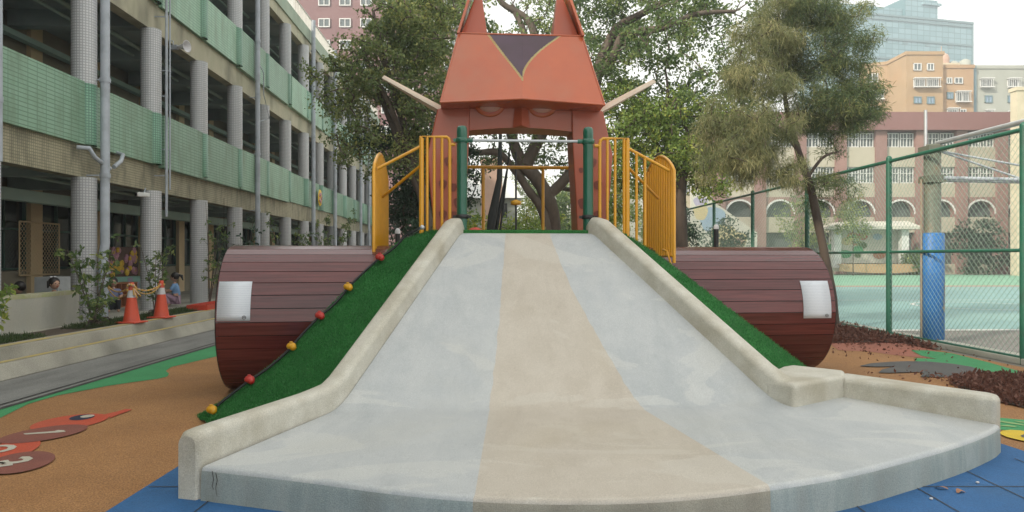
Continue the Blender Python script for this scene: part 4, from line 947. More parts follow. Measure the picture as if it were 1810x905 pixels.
blob(-1.2,4.7,1.1,1.2,'mural_blue',-.004); blob(-.3,3.4,1.0,1.0,'mural_yellow',-.008); blob(-2.2,5.3,.6,.7,'mural_yellow',-.008); blob(1.0,2.9,.7,.8,'mural_yellow',-.006); blob(1.0,2.7,.45,.5,'mural_peach',-.012); blob(2.2,1.6,.3,.7,'mural_blue',-.006); blob(-2.2,6.2,.6,.5,'mural_violet',-.006); blob(-1.8,1.6,.9,.9,'mural_blue',-.006)
# small roofed stage with a painted back and an orange curved bench
sg = empty('painted_stage', (30.8, 63.2, 0), 0, 'small roofed stage with a colourful painted back wall across the court', 'pavilion')
m = MB(); m.box(-3.1, 3.1, .6, .7, 1.0, 3.9); m.build('back_wall', M['mural_cream'], sg)
rr = random.Random(9)
for k in range(16):
    cx_, cz_ = rr.uniform(-2.7, 2.2), rr.uniform(1.3, 3.5); q = MB(); r_ = rr.uniform(.25,.5)
    q.add([(cx_+r_*1.2*math.cos(t), .59-.002*k, cz_+r_*.8*math.sin(t)) for t in [2*math.pi*i/14 for i in range(14)]], [tuple(range(14))]); q.build('painted_shape', M[rr.choice(['rubber_green','leaf_bright','mural_blue','wood_orange','mural_yellow','rubber_rose'])], sg)
for x in (-2.9, 2.9): m = MB(); m.box(x-.3, x+.3, -.6, .0, .6, 3.9); m.build('pier', M['white_frame'], sg)
m = MB(); m.box(-3.9, 3.9, -1.2, 1.2, 3.9, 4.15); m.hexa([(-3.9,-1.2,4.15),(3.9,-1.2,4.15),(3.9,1.2,4.15),(-3.9,1.2,4.15),(-2.6,-.8,4.55),(3.0,-.8,4.6),(3.0,.8,4.6),(-2.6,.8,4.55)]); m.build('roof', M['mural_cream'], sg)
m = MB(); m.box(-3.6, 3.6, -1.0, 1.0, .3, .62); m.build('floor', M['panel_cream'], sg)
bn = MB(); n = 20
bn.grid([[(-3.6+7.2*i/n, -1.6-.3*math.sin(math.pi*i/n), .35-.5*math.sin(math.pi*i/n)*.35) for i in range(n+1)], [(-3.6+7.2*i/n, -1.6-.3*math.sin(math.pi*i/n), .95) for i in range(n+1)], [(-3.6+7.2*i/n, -1.1-.3*math.sin(math.pi*i/n), .95) for i in range(n+1)]], smooth=False)
o = bn.build('curved_bench', M['ochre_wall'], org=None); o.location = (31.2, 63.2, 0); tag(o, 'long orange curved bench in front of the painted stage', 'bench'); sd = o.modifiers.new('t', 'SOLIDIFY'); sd.thickness = .06

# apartments and tower behind
def tower(name, loc, rz, label, W, D, H, mat, wins, wmat='far_glass', fmat='white_frame', extra=None):
    r_ = empty(name, loc, rz, label, 'building'); m = MB(); m.box(0, W, 0, D, 0, H); m.box(-.15, W+.15, -.15, D+.15, H, H+.5) if extra != 'flat' else None; m.build('wall', M[mat], r_)
    for (x, z, w_, h_, kind) in wins:
        f = MB(); t_ = .12
        f.box(x, x+w_, -.18, -.002, z, z+t_); f.box(x, x+w_, -.18, -.002, z+h_-t_, z+h_); f.box(x, x+t_, -.179, -.003, z, z+h_); f.box(x+w_-t_, x+w_, -.179, -.003, z, z+h_); f.box(x+w_/2-.05, x+w_/2+.05, -.178, -.004, z, z+h_)
        if kind == 'cage':
            f.box(x-.1, x+w_+.1, -.75, -.19, z-.15, z); f.box(x-.1, x+w_+.1, -.75, -.19, z+h_, z+h_+.12)
            q = x-.1
            while q < x+w_+.1: f.box(q, q+.05, -.75, -.70, z, z+h_); q += .28
        fo = f.build('window', M[fmat if kind != 'dark' else 'tower_frame'], r_); p_ = MB(); p_.box(x+.05, x+w_-.05, -.08, -.05, z+.05, z+h_-.05); p_.build('pane', M[wmat if kind != 'dark' else 'mural_blue'], fo)
    return r_
Za = 108.; sA = Za/F; zz = lambda y: EYE+(HY-y)*sA; xx = lambda x: (x-CX)*sA
def W_(x0, x1, y0, y1, xo, k=''): return (xx(x0)-xo, zz(y1), (x1-x0)*sA, (y1-y0)*sA, k)
xo = xx(1602)
tower('ochre_apartments', (xo, Za, 0), 0, 'ochre apartment block with caged windows above the brick school', xx(1667)-xo, 12, zz(97), 'ochre_wall',
      [W_(1614,1628,112,125,xo), W_(1638,1650,112,125,xo), W_(1614,1634,140,154,xo,'cage'), W_(1638,1658,140,154,xo,'cage'), W_(1615,1628,171,183,xo,'dark'), W_(1638,1651,171,184,xo,'dark')])
o = tower('ochre_wing', (xx(1562), Za+7, 0), R(-24), 'left wing of the ochre apartments, half hidden by the feathery tree', 5.2, 8, zz(97)*1.0, 'ochre_wall', [(.8, zz(128), 1.6, 1.4, ''), (.6, zz(160), 2.6, 1.2, 'cage'), (.8, zz(190), 1.8, 1.4, 'dark')])
xo = xx(1668)
tower('buff_apartments', (xo, Za+.8, 0), 0, 'lower buff apartment block with a white balcony cage and a roof tank', xx(1727)-xo, 12, zz(118), 'buff_wall',
      [W_(1678,1688,135,146,xo), W_(1692,1707,135,146,xo), W_(1679,1690,161,173,xo,'dark'), W_(1694,1718,161,178,xo,'cage'), W_(1679,1698,191,202,xo,'cage'), W_(1702,1713,191,202,xo)])
tk = empty('roof_tank', (xx(1706), Za+6, zz(116)), 0, 'domed pale water tank on the buff apartment roof', 'water tank')
m = MB(); m.box(-2.2, 2.0, -1.5, 1.5, 0, 1.6); m.build('plinth', M['pale_wall'], tk); m = MB(); m.lathe([(1.1,1.6),(1.15,2.6),(.9,3.2),(.4,3.5),(0,3.6)], (0,0,0), 18); m.tube([(0,0,3.6),(0,0,4.6)], .05, 5); m.build('tank', M['mural_peach'], tk)
tk = empty('roof_tank', (xx(1738), Za+6, zz(113)), 0, 'grey twin water tanks behind the grey apartment roof', 'water tank')
m = MB(); m.lathe([(.8,0),(.8,1.7),(.3,2.0),(0,2.0)], (-.8,0,0), 14); m.lathe([(.8,0),(.8,2.0),(.3,2.3),(0,2.3)], (1.0,0,0), 14); m.build('tank', M['grey_wall'], tk)
xo = xx(1735)
tower('grey_apartments', (xo, Za+1.5, 0), 0, 'grey apartment block with green window cages at the right edge', 14, 12, zz(117), 'grey_wall',
      [W_(1743,1764,136,150,xo,'cage'), W_(1792,1812,136,150,xo,'cage'), W_(1752,1765,165,178,xo,'dark'), W_(1793,1806,165,178,xo,'dark'), W_(1752,1765,192,200,xo,'cage'), W_(1793,1806,192,200,xo,'')])
m = MB(); m.box(0, (1735-1727)*sA, 0, 8, 0, zz(112)); o = m.build('stairwell_slab', M['tower_frame']); o.location = (xx(1727), Za+1.2, 0); tag(o, 'narrow blue-grey slab between the buff and grey apartments', 'building')
# glass tower: a slanted long block seen at an angle
gt = empty('glass_tower', ((1719-CX)/F*190, 190, 0), R(180+14), 'pale blue glass office block rising behind the ochre apartments', 'building')
s2 = 190/F; H2 = EYE+(HY-43)*s2
m = MB(); m.box(0, 42, -14, 0, 0, H2); m.build('glass_wall', M['curtain_glass'], gt)
m = MB()
for k in range(9): z = H2-1-4.9*k; m.box(-.15, 42.1, -.0, .22, z, z+.55)
m.box(-.15, .25, -14, .2, 0, H2+.3); m.box(-.2, 42, -14.1, .22, H2, H2+.5); m.build('floor_band', M['tower_frame'], gt)
m = MB(); m.box(9, 19, -10, -2, H2+.5, H2+6.0); m.box(8.2, 14, -10.5, -1.5, H2+4.6, H2+5.2); m.box(19, 41, -9, -3, H2+.5, H2+3.4); m.build('penthouse', M['curtain_glass'], gt)
for k in range(22):
    rr2 = random.Random(k*7+1); x = 1.5+rr2.random()*36; z = H2-5.3-4.9*rr2.randint(0, 5); m = MB(); m.box(x, x+1.5, .0, .08, z-1.5, z); m.build('vent_window', M['tower_frame'], gt)
# pink block behind the left tree
Zp = 95.; sp_ = Zp/F; xo = (520-CX)*sp_
wins = []
for r_ in range(9):
    for c_ in range(8): wins.append(((563+37*c_-CX)*sp_-xo, EYE+(HY-30+0-(-1)*0)*0+EYE+(HY-31-38*r_+76)*sp_, 1.5, 1.15, ''))
tower('pink_apartments', (xo, Zp, 0), 0, 'tall dusky pink apartment block with white windows behind the left tree', (800-520)*sp_, 14, 44, 'pink_wall', wins)
# white roofed house and pink pillar seen between the fox legs
hs_ = empty('low_house', (-1.0, 46, 0), 0, 'low white-roofed house seen between the fox legs', 'building')
m = MB(); m.box(-3.2, 1.2, 0, 4, 0, 5.2); m.build('wall', M['grey_wall'], hs_); m = MB(); m.hexa([(-3.6,-.6,5.2),(1.6,-.6,5.2),(1.6,4.4,5.2),(-3.6,4.4,5.2),(-3.0,1.0,6.6),(.9,1.0,6.6),(.9,3,6.6),(-3.0,3,6.6)]); m.build('roof', M['white_frame'], hs_)
m = MB(); m.box(-.7, .7, -.05, 0, 4.0, 4.9); m.build('window', M['dark_glass'], hs_)
m = MB(); m.box(-.55, .55, -.5, .5, 0, 6.4); m.box(-.6, .6, -.55, .55, 6.4, 6.6); o = m.build('pink_pillar', M['mural_peach']); o.location = (-1.05, 38, 0); tag(o, 'tall pale pink pillar seen between the fox legs', 'pillar')

# ================================================================== CHAIN-LINK FENCE
fc = empty('chain_link_fence', (*S(7.5, 0), 0), PH, 'tall green chain-link fence running along the court', 'fence')
YP = [3.15, 6.55, 9.95, 13.37, 16.85, 20.35, 23.85, 27.35, 30.85, 34.35]
HT = 3.32
for y in YP: m = MB(); m.tube([(0,y,0),(0,y,HT+.02)], .052 if y > 9 else .055, 12); m.ball((0,y,HT+.02), .055, 10); m.build('post', M['fence_green'], fc)
for z, r_ in ((HT-.03, .034), (1.60, .026), (.09, .03)):
    m = MB(); m.tube([(0,YP[0],z),(0,YP[-1],z)], r_, 8); m.build('rail', M['fence_green'], fc)
def meshpanel(y0, y1, z0, z1, p=.078, r_=.0032):
    m = MB(); L_ = y1-y0; H_ = z1-z0; step = p*math.sqrt(2)
    k = -int(H_/step)-1
    while k*step < L_:
        o_ = k*step
        for sg in (0, 1):
            ta, tb = max(0, -o_), min(H_, L_-o_)
            if tb-ta > .02:
                ya, yb = y0+o_+ta, y0+o_+tb
                if sg: ya, yb = y0+y1-ya, y0+y1-yb
                x = .004 if sg else -.004
                m.tube([(x,ya,z0+ta),(x,yb,z0+tb)], r_, 3, cap=False, smooth=False)
        k += 1
    return m
for a_, c_ in zip(YP, YP[1:]):
    far = a_ > 22; meshpanel(a_+.03, c_-.03, .1, HT-.05, .078 if not far else .11, .0030 if not far else .004).build('mesh_panel', M['mesh_green'], fc, fixn=False)
# basketball stand just behind the fence
bh = empty('basketball_stand', (*S(7.72, 12.40), 0), PH, 'basketball stand: rusty steel post with bright blue padding behind the fence', 'basketball stand')
m = MB(); m.lathe([(.135,0),(.135,3.45),(.0,3.46)], (0,0,0), 20); m.build('post', M['pole_steel'], bh)
m = MB(); m.lathe([(.15,.0),(.188,.012),(.188,1.90),(.17,1.92),(.13,1.925)], (0,0,0), 28); po = m.build('pad', M['pad_blue'], bh)
m = MB(); n = 10; pts = [(.10,.75),(.13,1.0),(.16,1.15),(.19,1.2),(.195,.95),(.17,.85),(.15,.6),(.12,.55),(.09,.62)]; m.add([(x*.9,-math.sqrt(max(0,.190**2-(x*.9)**2))-.002,z) for x, z in pts], [tuple(range(len(pts)))]); m.build('tear', M['pad_tear'], po)
m = MB(); m.box(-.16, .16, -.16, .16, 3.32, 3.42); m.build('clamp', M['pole_steel'], bh); m = MB(); m.box(-.155, .155, -.155, .155, 2.79, 2.91); m.build('clamp', M['pole_steel'], bh)
m = MB()
for y in (-.14, .14): m.tube([(0.1,y,2.86),(3.4,y,2.80)], .035, 8)
m.tube([(.1,0,3.35),(1.6,0,2.86)], .018, 6); m.tube([(.1,0,3.35),(3.2,0,2.82)], .018, 6); m.tube([(1.5,0,2.86),(2.0,0,3.15)], .014, 6); m.build('arm', M['pipe_grey'], bh)
m = MB(); m.box(3.4, 3.45, -.9, .9, 2.6, 3.7); m.build('backboard', M['white_frame'], bh)
m = MB(); m.tube([(3.45+.25+.225*math.cos(t), .225*math.sin(t), 2.85) for t in [2*math.pi*i/20 for i in range(21)]], .01, 6); m.build('hoop', M['cone_orange'], bh)
m = MB(); m.tube([(.15,.1,3.49),(.15,-6.5,3.49)], .042, 10); m.tube([(-.12,.0,3.4),(-.12,0,4.05)], .03, 6); m.build('guide_pipe', M['grey_metal'], bh)
m = MB(); m.tube([(-.205,-.02,.1),(-.205,-.02,2.85)], .018, 8); m.build('conduit', M['pad_tear'], bh)

# ================================================================== CONES, ROPE, TRAY, BOLLARDS
def cone(xy, label, sc=1):
    r_ = empty('traffic_cone', (*xy, .365), random.uniform(-.3, .3), label, 'traffic cone', 'traffic cones on the kerb')
    m = MB(); m.box(-.19, .19, -.19, .19, 0, .025); m.build('base', M['cone_orange'], r_, bevel=.01)
    m = MB(); m.lathe([(.145,.02),(.132,.05),(.040,.66),(.038,.70),(.0,.70)], (0,0,0), 22); b_ = m.build('cone_body', M['cone_orange'], r_)
    m = MB(); m.lathe([(.0745,.44),(.0545,.565)], (0,0,0), 22); m.build('reflective_band', M['cone_white'], r_)
    return r_
c1 = (-6.61, 12.70); c2 = (-6.61, 13.78)
cone(c1, 'orange traffic cone nearer the camera, tape knotted round its top')
cone(c2, 'orange traffic cone farther along the kerb, to the right of the other')
tp = MB(); 
def sag(p, q, s_, n=14, j=.0): return [(p[0]+(q[0]-p[0])*i/n, p[1]+(q[1]-p[1])*i/n, p[2]+(q[2]-p[2])*i/n-4*s_*(i/n)*(1-i/n)+random.uniform(-j, j)) for i in range(n+1)]
A_ = (c1[0], c1[1], 1.0); B_ = (c2[0], c2[1], 1.0); C0 = (-7.42, 13.35, 1.02)
o = MB().tube(sag(A_, B_, .10), .013, 6).tube(sag(A_, B_, .16), .010, 6).tube(sag((A_[0],A_[1],1.03), C0, .14), .013, 6).tube(sag((A_[0],A_[1],.98), C0, .22), .010, 6)
for k in range(16): a_ = k*1.9; o.ball((A_[0]+.06*math.cos(a_), A_[1]+.06*math.sin(a_), .98+.05*math.sin(k*2.3)), .026, 7, mi=k % 2)
for k in range(5): o.tube([(A_[0]+.05, A_[1]-.04, .97), (A_[0]+.07+.02*k, A_[1]-.06+.02*k, .85-.03*(k % 3))], .011, 5, mi=k % 2)
for k in range(4): o.ball((B_[0]+.05*math.cos(k*1.6), B_[1]+.05*math.sin(k*1.6), .99), .022, 7, mi=k % 2)
for k in range(7): q = .15+.1*k; o.ball((A_[0]+(B_[0]-A_[0])*q, A_[1]+(B_[1]-A_[1])*q, 1.0-.09*math.sin(math.pi*q)*1.1), .020, 7, mi=k % 2)
o = o.build('barrier_tape', [M['tape_yellow'], M['tape_pink']], org=A_); tag(o, 'twisted yellow and pink tape strung between the two cones and the pipe', 'tape')
tr = empty('red_tray', (-6.80, 16.6, .365), PH, 'low red plastic tray on the kerb left of the barrel tunnel', 'tray')
m = MB(); m.box(-.22, .22, -.9, 1.1, 0, .03); m.box(-.22, -.19, -.9, 1.1, .03, .11); m.box(.19, .22, -.9, 1.1, .03, .11); m.box(-.19, .19, -.9, -.87, .03, .11); m.box(-.19, .19, 1.07, 1.1, .03, .11); m.build('basin', M['tray_red'], tr)
def bollard(x, y, h, label, r_=.05):
    b_ = empty('bollard_light', (x, y, 0), 0, label, 'bollard', 'black bollard lights with white caps'); m = MB(); m.lathe([(r_,0),(r_,h-.08)], (0,0,0), 16); m.build('stem', M['black_plastic'], b_)
    m = MB(); m.lathe([(r_*1.1,h-.08),(r_*1.1,h-.03),(r_*.7,h+.01),(0,h+.02)], (0,0,0), 16); m.build('cap', M['cone_white'], b_)
bollard((1266-CX)/F*15, 15, 1.5+57/F*15, 'black bollard light with a white cap behind the right barrel tunnel')
bollard((703-CX)/F*13, 13, 1.5+50/F*13, 'black bollard light with a white cap behind the left yellow railing', .045)
bl_ = empty('ball_light', ((924-CX)/F*16, 16, 0), 0, 'round white lamp low behind the deck edge', 'lamp'); m = MB(); m.lathe([(.06,0),(.06,1.9)], (0,0,0), 12); m.build('stem', M['black_plastic'], bl_); m = MB(); m.ball((0,0,1.98), .11, 14); m.build('globe', M['cone_white'], bl_)
rd = empty('red_spring_toy', ((840-CX)/F*15, 15, 0), 0, 'round red top of a play spring behind the left fox leg', 'play toy'); m = MB(); m.ball((0,0,2.0), .15, 14, sq=(1.1,.8,.8)); m.build('seat', M['tray_red'], rd); m = MB(); m.lathe([(.07,0),(.07,1.9)], (0,0,0), 12); m.build('stem', M['black_plastic'], rd)
lp = empty('lamp_post', ((912-CX)/F*18, 18, 0), 0, 'thin black pole with a small orange disc halfway up', 'pole')
m = MB(); m.tube([(0,0,0),(0,0,4.1)], .025, 8); m.build('pole', M['black_plastic'], lp); m = MB(); m.lathe([(0,2.78),(.13,2.80),(.13,2.88),(0,2.93)], (0,0,0), 14); m.build('disc', M['grip_yellow'], lp)
nb = empty('climbing_net', ((880-CX)/F*14, 14, 0), 0, 'dark bundled climbing net hanging in folds between the fox legs', 'net')
m = MB(); m.tube([(-.22,0,1.5),(-.10,0,2.3),(.03,0,3.0),(.05,0,3.9)], [.05,.09,.055,.03], 8); m.tube([(-.12,.1,1.5),(.03,.1,2.4),(.18,.1,3.2)], [.03,.04,.02], 7); m.tube([(-.02,.1,1.5),(.10,.1,2.5),(.24,.05,3.7)], [.02,.02,.012], 6); m.build('net_bundle', M['rope_black'], nb)

for (x0, x1, Y, yt, lb, mt, nm) in ((1195, 1262, 78., 300, 'pale sunlit house behind the fence, left of the mural wall', 'pale_wall', 'pale_house'), (980, 1200, 84., 330, 'long cream house behind the yellow-green tree', 'grey_wall', 'long_house')):
    s_ = Y/F; H_ = EYE+(HY-yt)*s_; W0 = (x1-x0)*s_
    tower(nm, ((x0-CX)*s_, Y, 0), 0, lb, W0, 8, H_, mt, [(W0*q, H_-2.6-3*r_, 1.3, 1.3, '') for q in ((.15,.6) if W0 < 6 else (.1,.3,.5,.7,.88)) for r_ in (0, 1)])

# ================================================================== TREES AND PLANTS
def leaves(name, mat, parent, C_, rad, n_per, size, org, droop=0, aspect=.55, flat=.75, narrow=None, seed=1):
    """many small leaf faces scattered round clump centres"""
    g = np.random.default_rng(seed); C_ = np.asarray(C_, float); K = len(C_)
    rad = np.broadcast_to(np.asarray(rad, float), (K,)); N_ = K*n_per
    d = g.normal(size=(N_, 3)); d /= np.linalg.norm(d, axis=1)[:, None]; rr_ = g.random(N_)**.5
    P = np.repeat(C_, n_per, 0)+d*(rr_*np.repeat(rad, n_per))[:, None]*np.array([1, 1, flat])
    t = g.normal(size=(N_, 3)); t[:, 2] -= droop; t /= np.linalg.norm(t, axis=1)[:, None]
    u = np.cross(t, g.normal(size=(N_, 3))); u /= np.linalg.norm(u, axis=1)[:, None]
    s_ = size*(.6+.8*g.random(N_)); L_ = t*s_[:, None]; W = u*(s_*aspect*.5)[:, None]
    if narrow: W = u*narrow*.5
    V = np.stack([P, P+L_*.5+W, P+L_, P+L_*.5-W], 1).reshape(-1, 3)-np.array(org)
    me = bpy.data.meshes.new(name); me.vertices.add(len(V)); me.vertices.foreach_set('co', V.ravel().astype(np.float32))
    me.loops.add(N_*4); me.loops.foreach_set('vertex_index', np.arange(N_*4, dtype=np.int32)); me.polygons.add(N_)
    me.polygons.foreach_set('loop_start', np.arange(N_, dtype=np.int32)*4); me.polygons.foreach_set('loop_total', np.full(N_, 4, np.int32)); me.update(calc_edges=True)
    clump = np.repeat(g.random(K), n_per); rv = np.clip(.55*clump+.55*g.random(N_)-.05, 0, 1)
    at = me.attributes.new('rnd', 'FLOAT', 'FACE'); at.data.foreach_set('value', rv.astype(np.float32)); me.materials.append(mat)
    o = bpy.data.objects.new(name, me); COL.objects.link(o); o.parent = parent; return o
def clumps(lobes, n, seed, gap=.0):
    """clump centres in a union of ellipsoids, thinned by a coarse noise so that sky shows through"""
    g = random.Random(seed); out = []; vol = [a_[3]*a_[4]*a_[5] for a_ in lobes]; ph = [g.uniform(0, 6) for _ in range(6)]
    tries = 0
    while len(out) < n and tries < n*40:
        tries += 1; l = g.choices(lobes, vol)[0]
        while True:
            x, y, z = (g.uniform(-1, 1) for _ in range(3))
            if x*x+y*y+z*z <= 1: break
        p = (l[0]+x*l[3], l[1]+y*l[4], l[2]+z*l[5])
        v = math.sin(p[0]*1.7+ph[0])*math.sin(p[2]*2.1+ph[1])+.6*math.sin(p[0]*3.3+ph[2])*math.sin(p[2]*3.7+ph[3])+.4*math.sin(p[1]*1.5+ph[4])
        if v < gap-1.0+g.uniform(-.3, .3): continue
        out.append(p)
    return out
def limbs(name, chains, parent, org, mat, tips=None, seed=3, tw=.018, every=1):
    m = MB(); g = random.Random(seed); nodes = []
    for pts, rs in chains:
        P = [Vector(p) for p in pts]; fine = []; fr = []
        for i in range(len(P)-1):
            a_ = P[max(i-1, 0)]; b_ = P[i]; c_ = P[i+1]; d_ = P[min(i+2, len(P)-1)]
            for k in range(5):
                t = k/5; q = .5*((2*b_)+(c_-a_)*t+(2*a_-5*b_+4*c_-d_)*t*t+(3*b_-a_-3*c_+d_)*t**3); fine.append(q); fr.append(rs[i]+(rs[i+1]-rs[i])*t)
        fine.append(P[-1]); fr.append(rs[-1])
        fr = [r_*(1+g.uniform(-.06, .08)) for r_ in fr]; nodes += fine
        m.tube([q-Vector(org) for q in fine], fr, 9)
    if tips:
        T = np.array([list(c_) for c_ in tips[::every]]); Nn = np.array([list(q) for q in nodes]); D = ((T[:, None]-Nn[None])**2).sum(2); src = Nn[D.argmin(1)]; dist = D.min(1)
        left = set(range(len(T)))
        while left:
            k = min(left, key=lambda q: dist[q]); left.discard(k); b_, c_ = Vector(src[k]), Vector(T[k]); ln = (c_-b_).length
            mid = b_.lerp(c_, .5)+Vector((g.uniform(-.12,.12), g.uniform(-.12,.12), g.uniform(-.02,.16)))*ln
            m.tube([b_-Vector(org), mid-Vector(org), c_-Vector(org)], [tw*1.3, tw, tw*.6], 4, cap=False)
            d2 = ((T-T[k])**2).sum(1)*1.25; up = d2 < dist; dist = np.where(up, d2, dist); src = np.where(up[:, None], T[k], src)
    return m.build(name, mat, parent)
def at(px, py, Y): return ((px-CX)/F*Y, Y, EYE+(HY-py)/F*Y)
def tree(name, base, label, chains, lobes, nc, seed, leafm, n_per, size, rad=.4, gap=0, barkm='bark', cat='tree', group=None, tw=.018, **k):
    r_ = empty(name, base, 0, label, cat, group); C_ = clumps(lobes, nc, seed, gap)
    limbs('trunk', chains, r_, base, M[barkm], C_, seed, tw)
    g = random.Random(seed); leaves('crown', M[leafm], r_, C_, [rad*g.uniform(.65, 1.3) for _ in C_], n_per, size, base, seed=seed, **k); return r_
# big banyan behind the fox
by = 21.
base = (1.05, by, 0)
ch = [([(1.05,by,0),(1.0,by,2.2),at(955,365,by),at(933,335,by),at(912,303,by),at(880,270,by-.3),at(835,268,by-.5),at(800,240,by-1)], [.16,.14,.13,.12,.11,.10,.08,.05]),
      ([(1.25,by+.3,0),(1.2,by+.3,2.3),at(967,348,by),at(946,312,by),at(925,292,by),at(905,240,by),at(900,170,by),at(930,80,by),at(905,10,by)], [.25,.23,.21,.19,.17,.16,.14,.11,.07]),
      ([at(930,292,by),at(960,230,by),at(990,180,by),at(948,69,by),at(930,32,by),at(887,5,by),at(860,-40,by)], [.2,.18,.16,.12,.10,.08,.05]),
      ([at(967,348,by),at(1010,300,by),at(1045,200,by),at(1056,127,by),at(1074,80,by),at(1093,48,by),at(1120,32,by),at(1173,3,by),at(1220,-30,by)], [.15,.14,.15,.15,.15,.13,.11,.09,.05]),
      ([at(1056,135,by),at(1085,100,by-.4),at(1105,60,by-.6),at(1170,50,by-1),at(1230,25,by-1),at(1300,20,by-1)], [.12,.14,.12,.09,.07,.04]),
      ([at(985,330,by+1),at(1010,335,by),at(1030,325,by)], [.07,.06,.04])]
lob = [(-.4,by+.5,6.9,2.4,2.2,1.7), (2.6,by,7.4,2.6,2.4,1.9), (5.2,by-.5,7.0,2.3,2.2,2.3), (.9,by,4.9,1.7,1.4,.9), (3.6,by+1,9.2,4.0,2.5,1.6), (-2.0,by+.3,7.8,1.8,1.8,1.7), (4.6,by,5.2,1.5,1.6,1.0), (.4,by+1.2,4.3,2.0,1.0,.7), (6.3,by+.6,5.6,1.6,1.4,1.5)]
tree('banyan_tree', base, 'big spreading banyan with dark twisted limbs behind the fox head', ch, lob, 900, 21, 'leaf_banyan', 58, .10, .36, .16, tw=.016)
# left tree over the school
by = 17.5
lob = [(-3.1,by,5.6,1.35,1.3,1.3), (-3.3,by,4.2,1.15,1.1,.85), (-2.2,by+.5,5.0,1.0,1.2,1.6), (-4.0,by-.2,5.5,.8,.8,.75), (-2.6,by,7.1,1.2,1.1,1.1), (-1.9,by,6.5,.8,1,1.0), (-4.55,by-.3,6.0,.45,.6,.35), (-2.2,by+.4,7.5,1.3,1,1.3)]
ch = [([(-2.0,by+1,0),(-2.1,by+1,2.2),(-2.4,by+.6,3.8),at(672,80,by),at(660,20,by)], [.16,.14,.11,.06,.03]), ([(-2.3,by+.8,3.2),at(690,190,by),at(650,130,by),at(585,125,by)], [.09,.07,.05,.03]), ([(-2.2,by+.8,2.8),at(655,125,by),at(640,60,by)], [.08,.05,.02])]
tree('leafy_tree', (-2.0, by+1, 0), 'olive green tree spreading in front of the school roof, left of the fox', ch, lob, 540, 5, 'leaf_olive', 62, .082, .30, .18)
# darker fig hanging lower, behind the left railing
by = 19.5
lob = [(-2.6,by,2.9,.85,1,1.1), (-2.9,by,4.6,1.5,1,.7), (-1.7,by+.5,3.6,.8,1,1.6)]
tree('dark_fig_tree', (-2.3, by, 0), 'dark dense fig tree behind the left yellow railing', [([(-2.3,by,0),(-2.3,by,2),(-2.5,by,3.2),(-2.2,by,4.6)], [.13,.11,.08,.04])], lob, 210, 8, 'leaf_dark', 70, .095, .36, -.3, 'bark_dark')
# yellow-green tree on the right of the fox with a dark trunk
by = 19.8
ch = [([at(1205,560,by)[:2]+(0,),at(1205,430,by),at(1203,360,by),at(1206,312,by),at(1222,290,by),at(1240,262,by)], [.20,.17,.15,.14,.09,.05]), ([at(1206,320,by),at(1190,290,by),at(1163,262,by),at(1148,215,by),at(1146,196,by)], [.12,.09,.08,.06,.04]),
      ([at(1175,275,by),at(1178,220,by),at(1180,160,by),at(1176,120,by)], [.06,.045,.035,.02]), ([at(1206,312,by),at(1215,240,by),at(1200,200,by)], [.08,.05,.03])]
lob = [(4.3,by,4.6,1.3,1.2,.9), (5.0,by,5.8,1.6,1.3,1.0), (3.4,by+.5,3.8,.8,1,1.3), (5.8,by,4.7,1.2,1,.9), (3.6,by,6.0,1.2,1,1), (6.2,by,4.0,.8,1,.7)]; lob = [(x*.88, y, 1.5+(z-1.5)*.88, a_*.88, b_*.9, c_*.88) for x, y, z, a_, b_, c_ in lob]
b0 = at(1205,560,by); tree('yellowing_tree', (b0[0], by, 0), 'yellow-green tree with a dark forked trunk just right of the railing', ch, lob, 370, 13, 'leaf_bright', 52, .095, .34, .05, 'bark_dark')
# feathery tree (she-oak) beside the fence
by = 15.3
ch = [([(6.75,by,0),at(1472,540,by),at(1463,480,by),at(1447,400,by),at(1432,330,by),at(1412,270,by),at(1395,215,by),at(1385,150,by),at(1378,60,by),at(1375,0,by)], [.115,.10,.095,.085,.08,.07,.055,.04,.025,.012]),
      ([at(1430,310,by),at(1455,278,by),at(1483,268,by)], [.04,.03,.015]), ([at(1416,275,by),at(1385,235,by),at(1350,205,by)], [.035,.025,.012]), ([at(1400,225,by),at(1425,190,by),at(1460,165,by)], [.035,.025,.012]), ([at(1418,290,by),at(1380,300,by),at(1330,310,by)], [.03,.02,.01])]
root = empty('feathery_tree', (6.75, by, 0), 0, 'feathery she-oak with a thin leaning trunk and dusty brown-green needles', 'tree')
lobB = [(*at(1330,200,by-.4),.95,.9,1.05), (*at(1290,260,by-.5),.8,.8,.8), (*at(1340,110,by-.2),.75,.7,.9), (*at(1360,300,by-.3),.8,.7,.45), (*at(1380,40,by),.6,.6,.7)]
lobG = [(*at(1460,170,by+.3),1.1,.9,.95), (*at(1500,190,by+.2),.95,.8,.7), (*at(1440,80,by+.2),.9,.8,.95), (*at(1500,60,by+.4),.62,.7,.85), (*at(1400,60,by+.3),.9,.7,1.0), (*at(1470,335,by+.1),.75,.6,.42), (*at(1420,10,by+.2),.95,.8,.5), (*at(1530,170,by),.5,.5,.5), (*at(1482,262,by+.1),.45,.4,.28)]
CB, CG = clumps(lobB, 240, 31, -.2), clumps(lobG, 340, 32, -.15)
limbs('trunk', ch, root, (6.75,by,0), M['bark_dark'], CB+CG, 4, .012)
leaves('dusty_foliage', M['needle'], root, CB, [.27]*len(CB), 150, .17, (6.75,by,0), droop=1.5, narrow=.010, seed=3)  # left half, with the warm light painted into its colour
leaves('green_foliage', M['needle_green'], root, CG, [.27]*len(CG), 150, .13, (6.75,by,0), droop=.7, narrow=.013, seed=4)
